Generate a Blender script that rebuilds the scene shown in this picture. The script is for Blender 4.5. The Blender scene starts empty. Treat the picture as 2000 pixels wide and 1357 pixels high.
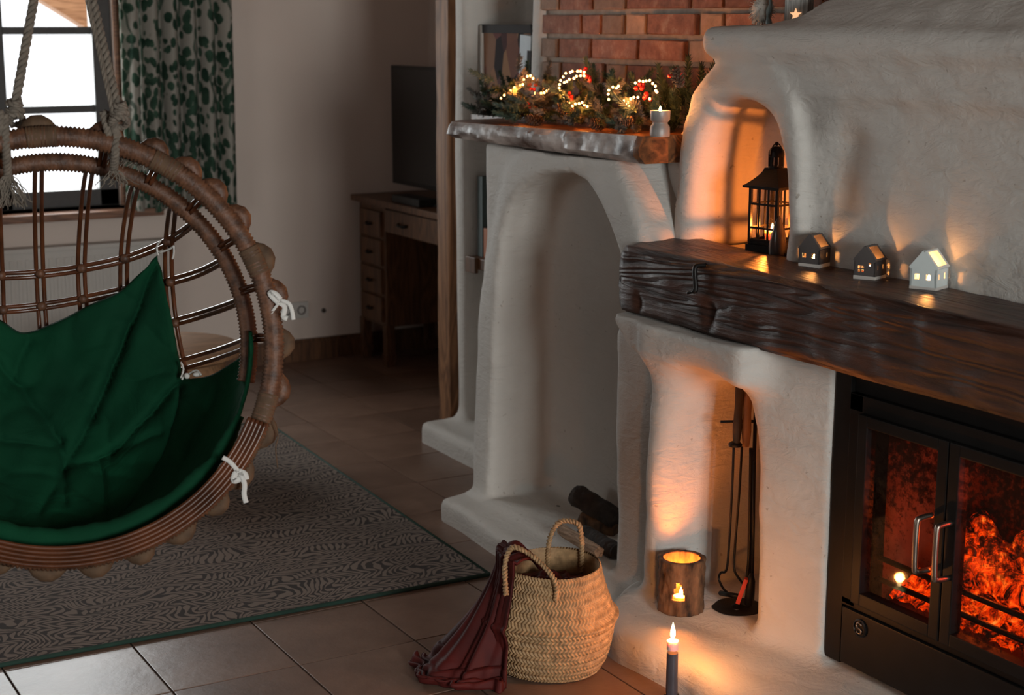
import bpy, bmesh, math, random
import numpy as np
from mathutils import Vector, Matrix, noise as mnoise
random.seed(7)
PI = math.pi
scn = bpy.context.scene
C = scn.collection

# ------------------------------------------------------------------ camera, world, lights, exposure
FPX = 3100.0
CAMH = 1.6
PITCH = math.atan(633.5/FPX)
AZ = math.atan(1806/math.hypot(FPX, 633.5))
cam_d = bpy.data.cameras.new('camera')
cam = bpy.data.objects.new('camera', cam_d); C.objects.link(cam)
cam.location = (0, 0, CAMH)
cam.rotation_euler = (PI/2-PITCH, 0, -AZ)
cam_d.sensor_width = 36; cam_d.lens = FPX/2000*36
cam_d.clip_start = 0.05
cam_d.dof.use_dof = True; cam_d.dof.focus_distance = 3.95; cam_d.dof.aperture_fstop = 4.4
scn.camera = cam
vs = scn.view_settings
scn.display_settings.display_device = 'sRGB'
vs.view_transform = 'Standard'; vs.look = 'None'; vs.gamma = 1; vs.use_curve_mapping = False
vs.exposure = 0.0

world = bpy.data.worlds.new('daylight'); scn.world = world
world.use_nodes = True
world.node_tree.nodes['Background'].inputs[0].default_value = (0.95, 0.97, 1.0, 1)
world.node_tree.nodes['Background'].inputs[1].default_value = 1.6

def area(name, loc, rot, sx, sy, power, col):
    l = bpy.data.lights.new(name, 'AREA'); l.shape = 'RECTANGLE'; l.size = sx; l.size_y = sy
    l.energy = power; l.color = col
    o = bpy.data.objects.new(name, l); C.objects.link(o); o.location = loc; o.rotation_euler = rot
    return o
# daylight entering by the windows of the room
area('daylight_front_window', (1.2, -2.62, 1.5), (-PI/2, 0, PI), 1.1, 1.3, 190, (0.95, 1.0, 0.99))
area('daylight_left_window', (-2.62, 3.2, 1.55), (0, -PI/2, 0), 1.3, 1.5, 13, (0.96, 1.0, 0.95))
area('daylight_back_window', (1.49, 7.22, 1.5), (-PI/2, 0, 0), 1.0, 1.3, 46, (0.95, 1.0, 1.0))

def point(name, loc, power, col=(1.0, 0.33, 0.06), r=0.01):
    l = bpy.data.lights.new(name, 'POINT'); l.energy = power; l.color = col; l.shadow_soft_size = r
    o = bpy.data.objects.new(name, l); C.objects.link(o); o.location = loc
    return o

# ------------------------------------------------------------------ layout helper (photo measurements -> metres on a known plane)
_F = Vector((math.sin(AZ)*math.cos(PITCH), math.cos(AZ)*math.cos(PITCH), -math.sin(PITCH)))
_R = Vector((math.cos(AZ), -math.sin(AZ), 0))
_U = _R.cross(_F)
def at(x, y, X=None, Y=None, Z=None, D=None):
    d = _F + _R*((x-1000)/FPX) - _U*((y-678.5)/FPX)
    t = X/d.x if X is not None else Y/d.y if Y is not None else (Z-CAMH)/d.z if Z is not None else D
    return Vector((0, 0, CAMH)) + d*t

# ------------------------------------------------------------------ mesh helpers
class MB:
    def __init__(s): s.v = []; s.f = []
    def add(s, v, f):
        n = len(s.v); s.v += [tuple(p) for p in v]; s.f += [tuple(i+n for i in q) for q in f]; return s
    def box(s, x0, x1, y0, y1, z0, z1, M=None):
        v = [Vector((x, y, z)) for x in (x0, x1) for y in (y0, y1) for z in (z0, z1)]
        if M is not None: v = [M @ p for p in v]
        return s.add(v, [(0, 1, 3, 2), (4, 6, 7, 5), (0, 4, 5, 1), (2, 3, 7, 6), (0, 2, 6, 4), (1, 5, 7, 3)])
    def tube(s, pts, r, n=8, cap=True, closed=False, M=None):
        pts = [Vector(p) for p in pts]; m = len(pts)
        rr = r if isinstance(r, (list, tuple)) else [r]*m
        vs_ = []; up = None
        for i in range(m):
            if closed: t = pts[(i+1) % m]-pts[i-1]
            else: t = pts[min(i+1, m-1)]-pts[max(i-1, 0)]
            if t.length < 1e-9: t = Vector((0, 0, 1))
            t.normalize()
            if up is None:
                up = Vector((0, 0, 1)) if abs(t.z) < 0.9 else Vector((1, 0, 0))
            a = up - t*up.dot(t)
            if a.length < 1e-6: a = t.orthogonal()
            a.normalize(); up = a; b = t.cross(a)
            for k in range(n):
                an = 2*PI*k/n
                vs_.append(pts[i]+(a*math.cos(an)+b*math.sin(an))*rr[i])
        if M is not None: vs_ = [M @ p for p in vs_]
        f = []
        for i in range(m if closed else m-1):
            j = (i+1) % m
            for k in range(n):
                f.append((i*n+k, i*n+(k+1) % n, j*n+(k+1) % n, j*n+k))
        if cap and not closed:
            f.append(tuple(range(n-1, -1, -1))); f.append(tuple((m-1)*n+k for k in range(n)))
        return s.add(vs_, f)
    def lathe(s, prof, c=(0, 0, 0), n=24, M=None, cap=True, fn=None):
        v = []; m = len(prof)
        for i, (r, z) in enumerate(prof):
            for k in range(n):
                a = 2*PI*k/n
                q = fn(r, z, a) if fn else r
                v.append(Vector((c[0]+q*math.cos(a), c[1]+q*math.sin(a), c[2]+z)))
        if M is not None: v = [M @ p for p in v]
        f = [(i*n+k, i*n+(k+1) % n, (i+1)*n+(k+1) % n, (i+1)*n+k) for i in range(m-1) for k in range(n)]
        if cap:
            f.append(tuple(range(n-1, -1, -1))); f.append(tuple((m-1)*n+k for k in range(n)))
        return s.add(v, f)
    def ball(s, c, r, n=8, m=6, sc=(1, 1, 1)):
        c = Vector(c); v = [c+Vector((0, 0, -r*sc[2]))]
        for i in range(1, m):
            t = -PI/2+PI*i/m
            for k in range(n):
                a = 2*PI*k/n
                v.append(c+Vector((r*sc[0]*math.cos(t)*math.cos(a), r*sc[1]*math.cos(t)*math.sin(a), r*sc[2]*math.sin(t))))
        v.append(c+Vector((0, 0, r*sc[2]))); L = len(v)-1
        f = [(0, 1+(k+1) % n, 1+k) for k in range(n)]
        for i in range(m-2):
            for k in range(n):
                f.append((1+i*n+k, 1+i*n+(k+1) % n, 1+(i+1)*n+(k+1) % n, 1+(i+1)*n+k))
        f += [(L, 1+(m-2)*n+k, 1+(m-2)*n+(k+1) % n) for k in range(n)]
        return s.add(v, f)
    def grid(s, P, closed_u=False):
        nu = len(P); nv = len(P[0])
        v = [p for row in P for p in row]; f = []
        for i in range(nu if closed_u else nu-1):
            j = (i+1) % nu
            for k in range(nv-1):
                f.append((i*nv+k, j*nv+k, j*nv+k+1, i*nv+k+1))
        return s.add(v, f)
    def prism(s, poly, z0, z1, M=None):          # poly in local xy, extruded along local z
        n = len(poly)
        v = [Vector((p[0], p[1], z0)) for p in poly]+[Vector((p[0], p[1], z1)) for p in poly]
        if M is not None: v = [M @ p for p in v]
        f = [tuple(range(n-1, -1, -1)), tuple(range(n, 2*n))]+[(k, (k+1) % n, n+(k+1) % n, n+k) for k in range(n)]
        return s.add(v, f)
def mesh_of(name, mb, mat=None, smooth=False, bevel=0, fix=True):
    me = bpy.data.meshes.new(name); me.from_pydata(mb.v, [], mb.f); me.validate()
    bm = bmesh.new(); bm.from_mesh(me)
    if fix: bmesh.ops.recalc_face_normals(bm, faces=bm.faces)
    if bevel:
        es = [e for e in bm.edges if len(e.link_faces) == 2 and e.calc_face_angle(0) > 0.6]
        bmesh.ops.bevel(bm, geom=es, offset=bevel, segments=2, affect='EDGES', profile=0.7)
    bm.to_mesh(me); bm.free()
    if smooth:
        me.polygons.foreach_set('use_smooth', [True]*len(me.polygons))
    if smooth == 'auto':
        try: me.set_sharp_from_angle(angle=0.7)
        except Exception: pass
    if mat: me.materials.append(mat)
    return me
def obj(name, mb, mat=None, parent=None, smooth=False, bevel=0, kind=None, label=None, fix=True):
    me = mb if isinstance(mb, bpy.types.Mesh) else mesh_of(name, mb, mat, smooth, bevel, fix)
    o = bpy.data.objects.new(name, me); C.objects.link(o)
    if parent is not None: o.parent = parent
    if kind: o['kind'] = kind
    if label: o['label'] = label
    return o
def tag(o, label, cat, group=None):
    o['label'] = label; o['category'] = cat
    if group: o['group'] = group
    return o
def thing(name, label, cat, loc=(0, 0, 0), rz=0, group=None):
    o = bpy.data.objects.new(name, None); C.objects.link(o)
    o.location = loc; o.rotation_euler = (0, 0, rz); o.empty_display_size = 0.05
    return tag(o, label, cat, group)
def wobj(name, mb, mat, parent, **k):
    """part given in world coordinates under a thing whose origin sits elsewhere"""
    L = parent.location; rz = parent.rotation_euler[2]
    I = (Matrix.Translation(L) @ Matrix.Rotation(rz, 4, 'Z')).inverted()
    mb.v = [tuple(I @ Vector(p)) for p in mb.v]
    return obj(name, mb, mat, parent, **k)
def RZ(a): return Matrix.Rotation(a, 4, 'Z')
def RX(a): return Matrix.Rotation(a, 4, 'X')
def RY(a): return Matrix.Rotation(a, 4, 'Y')
def T(*p): return Matrix.Translation(Vector(p))
def spline(pts, n=8):
    pts = [Vector(p) for p in pts]; out = []
    for i in range(len(pts)-1):
        p0 = pts[max(i-1, 0)]; p1 = pts[i]; p2 = pts[i+1]; p3 = pts[min(i+2, len(pts)-1)]
        for k in range(n):
            t = k/n
            out.append(0.5*((2*p1)+(p2-p0)*t+(2*p0-5*p1+4*p2-p3)*t*t+(3*p1-p0-3*p2+p3)*t**3))
    out.append(pts[-1]); return out
def arr_at(tbl, t):
    """piecewise smooth curve through points, by parameter 0..1"""
    n = len(tbl)-1; x = min(max(t, 0), 1)*n; i = min(int(x), n-1); u = x-i
    p0 = tbl[max(i-1, 0)]; p1 = tbl[i]; p2 = tbl[i+1]; p3 = tbl[min(i+2, n)]
    return tuple(0.5*((2*p1[k])+(p2[k]-p0[k])*u+(2*p0[k]-5*p1[k]+4*p2[k]-p3[k])*u*u+(3*p1[k]-p0[k]-3*p2[k]+p3[k])*u**3) for k in range(len(p1)))

# ------------------------------------------------------------------ signed distance meshing for hand-modelled plaster
def surf_nets(fn, lo, hi, h):
    ax = [np.arange(lo[i], hi[i]+h, h, dtype=np.float32) for i in range(3)]
    X, Y, Z = np.meshgrid(*ax, indexing='ij')
    V = fn(X, Y, Z).astype(np.float32)
    ins = V < 0
    nx, ny, nz = V.shape
    def sl(a, d): return a[d[0]:nx-1+d[0], d[1]:ny-1+d[1], d[2]:nz-1+d[2]]
    cor = [(a, b, c) for a in (0, 1) for b in (0, 1) for c in (0, 1)]
    cnt = sum(sl(ins, d).astype(np.int8) for d in cor)
    act = (cnt > 0) & (cnt < 8)
    idx = np.full(act.shape, -1, dtype=np.int64)
    A = np.argwhere(act); idx[act] = np.arange(len(A))
    pos = np.zeros((len(A), 3)); num = np.zeros(len(A))
    for a in cor:
        for k in range(3):
            if a[k] == 1: continue
            b = list(a); b[k] = 1
            va = V[A[:, 0]+a[0], A[:, 1]+a[1], A[:, 2]+a[2]]; vb = V[A[:, 0]+b[0], A[:, 1]+b[1], A[:, 2]+b[2]]
            m = (va < 0) != (vb < 0)
            t = np.where(m, va/np.where(m, va-vb, 1), 0)
            p = np.array(a, float)[None, :].repeat(len(A), 0); p[:, k] += t
            pos += p*m[:, None]; num += m
    pos = pos/num[:, None]+A
    pos = pos*h+np.array([ax[0][0], ax[1][0], ax[2][0]])
    F = []
    for k in range(3):
        d = [0, 0, 0]; d[k] = 1
        a = ins[:nx-d[0], :ny-d[1], :nz-d[2]]; b = ins[d[0]:, d[1]:, d[2]:]
        E = np.argwhere(a != b); s_in = a[E[:, 0], E[:, 1], E[:, 2]]
        u, w = [(1, 2), (2, 0), (0, 1)][k]
        ok = (E[:, u] >= 1) & (E[:, w] >= 1) & (E[:, u] < act.shape[u]) & (E[:, w] < act.shape[w])
        E = E[ok]; s_in = s_in[ok]
        def cell(du, dw):
            q = E.copy(); q[:, u] += du; q[:, w] += dw
            return idx[q[:, 0], q[:, 1], q[:, 2]]
        Q = np.stack([cell(-1, -1), cell(0, -1), cell(0, 0), cell(-1, 0)], 1)
        Q[~s_in] = Q[~s_in][:, ::-1]
        F.append(Q[(Q >= 0).all(1)])
    F = np.concatenate(F)
    mb = MB(); mb.v = pos.tolist(); mb.f = F.tolist()
    return mb
def smin(a, b, k):
    h = np.clip(0.5+0.5*(b-a)/k, 0, 1)
    return b*(1-h)+a*h-k*h*(1-h)
def smax(a, b, k): return -smin(-a, -b, k)
def sbox(X, Y, Z, x0, x1, y0, y1, z0, z1, r=0.0):
    dx = np.abs(X-(x0+x1)/2)-(x1-x0)/2+r; dy = np.abs(Y-(y0+y1)/2)-(y1-y0)/2+r; dz = np.abs(Z-(z0+z1)/2)-(z1-z0)/2+r
    o = np.sqrt(np.maximum(dx, 0)**2+np.maximum(dy, 0)**2+np.maximum(dz, 0)**2)
    return o+np.minimum(np.maximum(dx, np.maximum(dy, dz)), 0)-r
def wob(X, Y, Z, amp, fr, seed=0):
    rs = np.random.RandomState(seed); o = 0
    for i in range(7):
        d = rs.normal(size=3); d = d/np.linalg.norm(d)*fr*(0.5+rs.rand()*1.4); ph = rs.rand()*6.28
        o = o+np.sin(d[0]*X+d[1]*Y+d[2]*Z+ph)
    return o*amp/3

# ------------------------------------------------------------------ materials
def newmat(name):
    m = bpy.data.materials.new(name); m.use_nodes = True
    nt = m.node_tree; return m, nt, nt.nodes, nt.links, nt.nodes['Principled BSDF']
def N(nt, t, **k):
    n = nt.nodes.new('ShaderNode'+t)
    for a, b in k.items():
        if a in ('operation', 'blend_type', 'data_type', 'noise_dimensions', 'feature', 'wave_type', 'bands_direction', 'distance', 'wave_profile'): setattr(n, a, b)
        else: n.inputs[a].default_value = b
    return n
def ramp(nt, src, stops, interp='LINEAR'):
    r = nt.nodes.new('ShaderNodeValToRGB'); r.color_ramp.interpolation = interp
    el = r.color_ramp.elements
    while len(el) < len(stops): el.new(0.5)
    for e, (p, c) in zip(el, stops):
        e.position = p; e.color = (*c, 1) if len(c) == 3 else c
    nt.links.new(src, r.inputs[0]); return r
def coords(nt, scale=(1, 1, 1), rot=(0, 0, 0), kind='Object'):
    tc = nt.nodes.new('ShaderNodeTexCoord'); mp = nt.nodes.new('ShaderNodeMapping')
    mp.inputs['Scale'].default_value = scale; mp.inputs['Rotation'].default_value = rot
    nt.links.new(tc.outputs[kind], mp.inputs[0]); return mp.outputs[0]
def simple(name, col, rough=0.6, metal=0, var=0.15, scale=20, bump=0.0, bscale=None, spec=None, sheen=0, stretch=(1, 1, 1), col2=None, bdist=0.002):
    m, nt, nd, lk, b = newmat(name)
    co = coords(nt, stretch)
    nz = N(nt, 'TexNoise', Scale=scale, Detail=5.0); lk.new(co, nz.inputs['Vector'])
    c2 = col2 or tuple(max(0, c*(1-var)) for c in col); c1 = tuple(min(1, c*(1+var*0.6)) for c in col)
    r = ramp(nt, nz.outputs['Fac'], [(0.3, c2), (0.7, c1)])
    lk.new(r.outputs[0], b.inputs['Base Color'])
    b.inputs['Roughness'].default_value = rough; b.inputs['Metallic'].default_value = metal
    if spec is not None: b.inputs['Specular IOR Level'].default_value = spec
    if sheen: b.inputs['Sheen Weight'].default_value = sheen
    if bump:
        n2 = N(nt, 'TexNoise', Scale=bscale or scale*3, Detail=6.0); lk.new(co, n2.inputs['Vector'])
        bp = N(nt, 'Bump', Strength=bump, Distance=bdist); lk.new(n2.outputs['Fac'], bp.inputs['Height'])
        lk.new(bp.outputs[0], b.inputs['Normal'])
    return m
def emis(name, col, st):
    m, nt, nd, lk, b = newmat(name)
    b.inputs['Base Color'].default_value = (*col, 1)
    b.inputs['Emission Color'].default_value = (*col, 1); b.inputs['Emission Strength'].default_value = st
    return m

def plaster_mat(name='white_plaster', col=(0.60, 0.565, 0.52), dirt=0.12):
    m, nt, nd, lk, b = newmat(name)
    co = coords(nt)
    n1 = N(nt, 'TexNoise', Scale=2.2, Detail=6.0, Roughness=0.6); lk.new(co, n1.inputs['Vector'])
    r = ramp(nt, n1.outputs['Fac'], [(0.3, tuple(c*(1-dirt) for c in col)), (0.62, col)])
    n3 = N(nt, 'TexNoise', Scale=55.0, Detail=2.0); lk.new(co, n3.inputs['Vector'])
    sp = ramp(nt, n3.outputs['Fac'], [(0.24, (0.55, 0.5, 0.45)), (0.29, (1, 1, 1))])
    mx = N(nt, 'Mix', data_type='RGBA', blend_type='MULTIPLY'); mx.inputs[0].default_value = 0.7
    lk.new(r.outputs[0], mx.inputs[6]); lk.new(sp.outputs[0], mx.inputs[7])
    lk.new(mx.outputs[2], b.inputs['Base Color'])
    b.inputs['Roughness'].default_value = 0.72; b.inputs['Specular IOR Level'].default_value = 0.35
    cs = coords(nt, (9, 9, 24), (0.5, 0.3, 0.0))
    n2 = N(nt, 'TexNoise', Scale=1.6, Detail=7.0, Roughness=0.62, Distortion=1.2); lk.new(cs, n2.inputs['Vector'])
    n4 = N(nt, 'TexNoise', Scale=60.0, Detail=4.0); lk.new(co, n4.inputs['Vector'])
    ad = N(nt, 'Math', operation='MULTIPLY_ADD'); lk.new(n4.outputs['Fac'], ad.inputs[0]); ad.inputs[1].default_value = 0.35
    lk.new(n2.outputs['Fac'], ad.inputs[2])
    bp = N(nt, 'Bump', Strength=0.6, Distance=0.008); lk.new(ad.outputs[0], bp.inputs['Height'])
    lk.new(bp.outputs[0], b.inputs['Normal'])
    return m

def wood_mat(name, c_dark, c_light, axis='Y', scale=1.0, rough=0.45, bump=0.6, bdist=0.004, ring=14):
    m, nt, nd, lk, b = newmat(name)
    s = {'X': (0.12, 1, 1), 'Y': (1, 0.12, 1), 'Z': (1, 1, 0.12)}[axis]
    co = coords(nt, tuple(q*scale for q in s))
    n1 = N(nt, 'TexNoise', Scale=5.0, Detail=3.0, Distortion=0.6); lk.new(co, n1.inputs['Vector'])
    mu = N(nt, 'Math', operation='MULTIPLY'); lk.new(n1.outputs['Fac'], mu.inputs[0]); mu.inputs[1].default_value = ring
    fr = N(nt, 'Math', operation='PINGPONG'); lk.new(mu.outputs[0], fr.inputs[0]); fr.inputs[1].default_value = 0.5
    n2 = N(nt, 'TexNoise', Scale=60.0, Detail=6.0, Roughness=0.7); lk.new(co, n2.inputs['Vector'])
    ad = N(nt, 'Math', operation='MULTIPLY_ADD'); lk.new(n2.outputs['Fac'], ad.inputs[0]); ad.inputs[1].default_value = 0.9; lk.new(fr.outputs[0], ad.inputs[2])
    r = ramp(nt, ad.outputs[0], [(0.35, c_dark), (1.0, c_light)])
    lk.new(r.outputs[0], b.inputs['Base Color'])
    b.inputs['Roughness'].default_value = rough
    bp = N(nt, 'Bump', Strength=bump, Distance=bdist); lk.new(ad.outputs[0], bp.inputs['Height'])
    lk.new(bp.outputs[0], b.inputs['Normal'])
    return m

M = {}
M['plaster'] = plaster_mat()
M['wallpaint'] = simple('wall_paint', (0.68, 0.56, 0.49), 0.85, var=0.06, scale=1.5, bump=0.15, bscale=90)
M['ceiling'] = wood_mat('unseen_dark_boards', (0.07, 0.035, 0.018), (0.17, 0.085, 0.042), 'Y', 1.0, 0.6, 0.3, 0.002)  # ceiling out of view, dark wood assumed to cut bounced light
M['unseen_dark_wall'] = wood_mat('unseen_dark_timber', (0.07, 0.035, 0.018), (0.2, 0.10, 0.05), 'Z', 1.0, 0.6, 0.3, 0.002)  # unseen walls, dark timber assumed to lower the ambient light
M['beam'] = wood_mat('old_beam_wood', (0.012, 0.005, 0.0035), (0.078, 0.028, 0.015), 'Y', 1.0, 0.42, 1.0, 0.006, 22)
M['shelf_top'] = wood_mat('shelf_varnished_wood', (0.05, 0.02, 0.009), (0.26, 0.10, 0.035), 'Y', 1.3, 0.35, 0.3, 0.002)
M['postwood'] = wood_mat('post_wood', (0.11, 0.045, 0.018), (0.36, 0.17, 0.075), 'Z', 1.2, 0.6, 0.4, 0.003)
M['deskwood'] = wood_mat('desk_wood', (0.05, 0.021, 0.01), (0.17, 0.075, 0.033), 'Z', 1.4, 0.45, 0.2, 0.001)
M['sillwood'] = wood_mat('window_wood', (0.09, 0.035, 0.017), (0.25, 0.11, 0.055), 'X', 1.4, 0.5, 0.2, 0.001)
M['framewood'] = simple('dark_window_frame', (0.035, 0.03, 0.028), 0.5, var=0.2, scale=30)
M['tablewood'] = wood_mat('pine_table_wood', (0.15, 0.075, 0.035), (0.34, 0.18, 0.09), 'X', 1.6, 0.45, 0.2, 0.001)
M['outwood'] = wood_mat('outdoor_timber', (0.3, 0.14, 0.06), (0.6, 0.33, 0.17), 'X', 1.6, 0.6, 0.2, 0.001)
M['black'] = simple('black_steel', (0.007, 0.006, 0.0055), 0.45, 0.0, spec=0.2, var=0.3, scale=18, bump=0.12, bscale=150, bdist=0.0005)
M['blackiron'] = simple('black_iron', (0.014, 0.012, 0.011), 0.45, 0.6, var=0.3, scale=40, bump=0.3, bscale=120, bdist=0.0008)
M['screen'] = simple('tv_screen', (0.006, 0.006, 0.007), 0.25, 0, var=0.1)
M['plastic'] = simple('tv_plastic', (0.008, 0.008, 0.008), 0.5)
M['chrome'] = simple('brushed_steel', (0.34, 0.27, 0.22), 0.38, 1, var=0.1, scale=50)
M['whitemetal'] = simple('radiator_paint', (0.5, 0.46, 0.42), 0.5, var=0.03)
M['whiteplastic'] = simple('white_plastic', (0.6, 0.56, 0.52), 0.45, var=0.03)
M['blanket'] = simple('red_velvet', (0.08, 0.007, 0.005), 0.7, 0, var=0.5, scale=9, bump=0.3, bscale=60, spec=0.3, bdist=0.002)
M['ribbon'] = simple('white_cotton_tape', (0.66, 0.64, 0.6), 0.85, var=0.05)
def flame_mat():
    m, nt, nd, lk, b = newmat('candle_flame'); out = nt.nodes['Material Output']; nt.nodes.remove(b)
    e = nt.nodes.new('ShaderNodeEmission'); e.inputs[0].default_value = (1.0, 0.66, 0.28, 1); e.inputs[1].default_value = 9
    t = nt.nodes.new('ShaderNodeBsdfTransparent'); a = nt.nodes.new('ShaderNodeAddShader')
    lk.new(e.outputs[0], a.inputs[0]); lk.new(t.outputs[0], a.inputs[1]); lk.new(a.outputs[0], out.inputs[0]); return m
M['flame'] = flame_mat()
M['wax'] = simple('white_wax', (0.75, 0.7, 0.62), 0.5, var=0.05)
M['wax'].node_tree.nodes['Principled BSDF'].inputs['Subsurface Weight'].default_value = 0.3
M['bulb'] = emis('fairy_bulb', (1.0, 0.50, 0.17), 8)
M['wire'] = simple('copper_wire', (0.25, 0.1, 0.04), 0.4, 0.8)
M['needle'] = simple('fir_needles', (0.05, 0.085, 0.055), 0.55, var=0.45, scale=30)
M['needle2'] = simple('frosted_fir_needles', (0.16, 0.15, 0.13), 0.6, var=0.5, scale=25)
M['berry'] = simple('red_berries', (0.42, 0.018, 0.012), 0.25, var=0.2)
M['cone'] = simple('pine_cone_scales', (0.13, 0.07, 0.04), 0.7, var=0.4, scale=60)
M['twig'] = simple('brown_twig', (0.06, 0.035, 0.02), 0.8, var=0.3)
M['ceramic_dark'] = simple('dark_grey_glaze', (0.075, 0.062, 0.058), 0.22, var=0.15, scale=25)
M['ceramic_white'] = simple('pale_glaze', (0.62, 0.66, 0.64), 0.2, var=0.05, scale=25)
M['ceramic_raw'] = simple('unglazed_rim', (0.5, 0.46, 0.42), 0.7, var=0.05)
M['greywood'] = wood_mat('weathered_grey_wood', (0.17, 0.17, 0.16), (0.42, 0.40, 0.37), 'Z', 3, 0.75, 0.5, 0.002)
M['paleblue'] = simple('pale_blue_paint', (0.25, 0.33, 0.34), 0.6, var=0.3, scale=40, bump=0.3)
M['fluff'] = simple('white_fluff', (0.6, 0.56, 0.5), 0.95, var=0.2, scale=60)
M['starglow'] = emis('glowing_star', (1.0, 0.55, 0.28), 0.9)
M['mortar'] = simple('grey_mortar', (0.34, 0.28, 0.23), 0.95, var=0.25, scale=30, bump=0.6, bscale=120, bdist=0.003)
M['rattan'] = simple('brown_rattan', (0.11, 0.035, 0.014), 0.3, var=0.5, scale=14, bump=0.2, bscale=90, bdist=0.001)
M['rattan_wrap'] = simple('rattan_wrapping', (0.125, 0.052, 0.025), 0.55, var=0.65, scale=45, bump=0.7, bscale=90, bdist=0.003)
M['jute'] = simple('jute_binding', (0.11, 0.06, 0.03), 0.8, var=0.4, scale=30, bump=0.5, bscale=110, bdist=0.0015)
M['rope'] = simple('backlit_cotton_rope', (0.17, 0.14, 0.11), 0.9, var=0.3, scale=60, bump=0.4, bscale=200, bdist=0.001)  # cream rope, its backlit shade put into the colour
M['seagrass'] = simple('seagrass_weave', (0.43, 0.26, 0.125), 0.65, var=0.4, scale=60, bump=0.35, bscale=240, bdist=0.0008)
M['bark'] = simple('dark_bark', (0.035, 0.024, 0.018), 0.9, var=0.5, scale=40, bump=1.0, bscale=60, bdist=0.006)
M['barkwarm'] = simple('rough_brown_bark', (0.15, 0.075, 0.035), 0.85, var=0.95, scale=38, bump=1.0, bscale=60, bdist=0.006, stretch=(1, 1, 0.4))
M['splitwood'] = wood_mat('split_firewood', (0.16, 0.09, 0.05), (0.42, 0.28, 0.18), 'Y', 3, 0.85, 0.6, 0.003)
M['redlit'] = simple('red_lit_edge', (0.5, 0.045, 0.02), 0.45, var=0.1)  # red light on the shovel edge, put into its base colour
M['firebrick'] = simple('sooty_firebrick', (0.07, 0.04, 0.03), 0.9, var=0.7, scale=12, bump=0.6, bscale=40, bdist=0.004)
M['taper'] = simple('dark_taper_wax', (0.085, 0.072, 0.082), 0.35, var=0.15)
M['rugedge'] = simple('green_rug_edging', (0.016, 0.05, 0.035), 0.85, var=0.2)
M['silver'] = simple('silver_grey_glass', (0.35, 0.32, 0.3), 0.5, 0.4, var=0.1)
M['paper'] = simple('book_paper', (0.55, 0.52, 0.47), 0.8, var=0.05)
M['bookwhite'] = simple('pale_book_cover', (0.42, 0.47, 0.5), 0.6, var=0.1)
M['bookgreen'] = simple('green_grey_book_cover', (0.06, 0.085, 0.08), 0.6, var=0.1)
M['bookorange'] = simple('orange_book_cover', (0.4, 0.13, 0.05), 0.6, var=0.1)
M['frameblack'] = simple('dark_frame', (0.02, 0.014, 0.012), 0.75, spec=0.2)
M['ash'] = simple('ash_bits', (0.05, 0.035, 0.028), 0.9, var=0.5)

def green_mat():
    m, nt, nd, lk, b = newmat('green_cotton')
    co = coords(nt)
    n = N(nt, 'TexNoise', Scale=4.0, Detail=4.0); lk.new(co, n.inputs['Vector'])
    r = ramp(nt, n.outputs['Fac'], [(0.3, (0.001, 0.034, 0.014)), (0.7, (0.002, 0.056, 0.022))]); lk.new(r.outputs[0], b.inputs['Base Color'])
    b.inputs['Roughness'].default_value = 0.88; b.inputs['Specular IOR Level'].default_value = 0.2
    n2 = N(nt, 'TexNoise', Scale=7.0, Detail=3.0, Distortion=1.5); lk.new(co, n2.inputs['Vector'])
    n3 = N(nt, 'TexNoise', Scale=350.0); lk.new(co, n3.inputs['Vector'])
    ad = N(nt, 'Math', operation='MULTIPLY_ADD'); lk.new(n3.outputs['Fac'], ad.inputs[0]); ad.inputs[1].default_value = 0.06; lk.new(n2.outputs['Fac'], ad.inputs[2])
    bp = N(nt, 'Bump', Strength=0.35, Distance=0.02); lk.new(ad.outputs[0], bp.inputs['Height']); lk.new(bp.outputs[0], b.inputs['Normal'])
    return m
M['green'] = green_mat()

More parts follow.
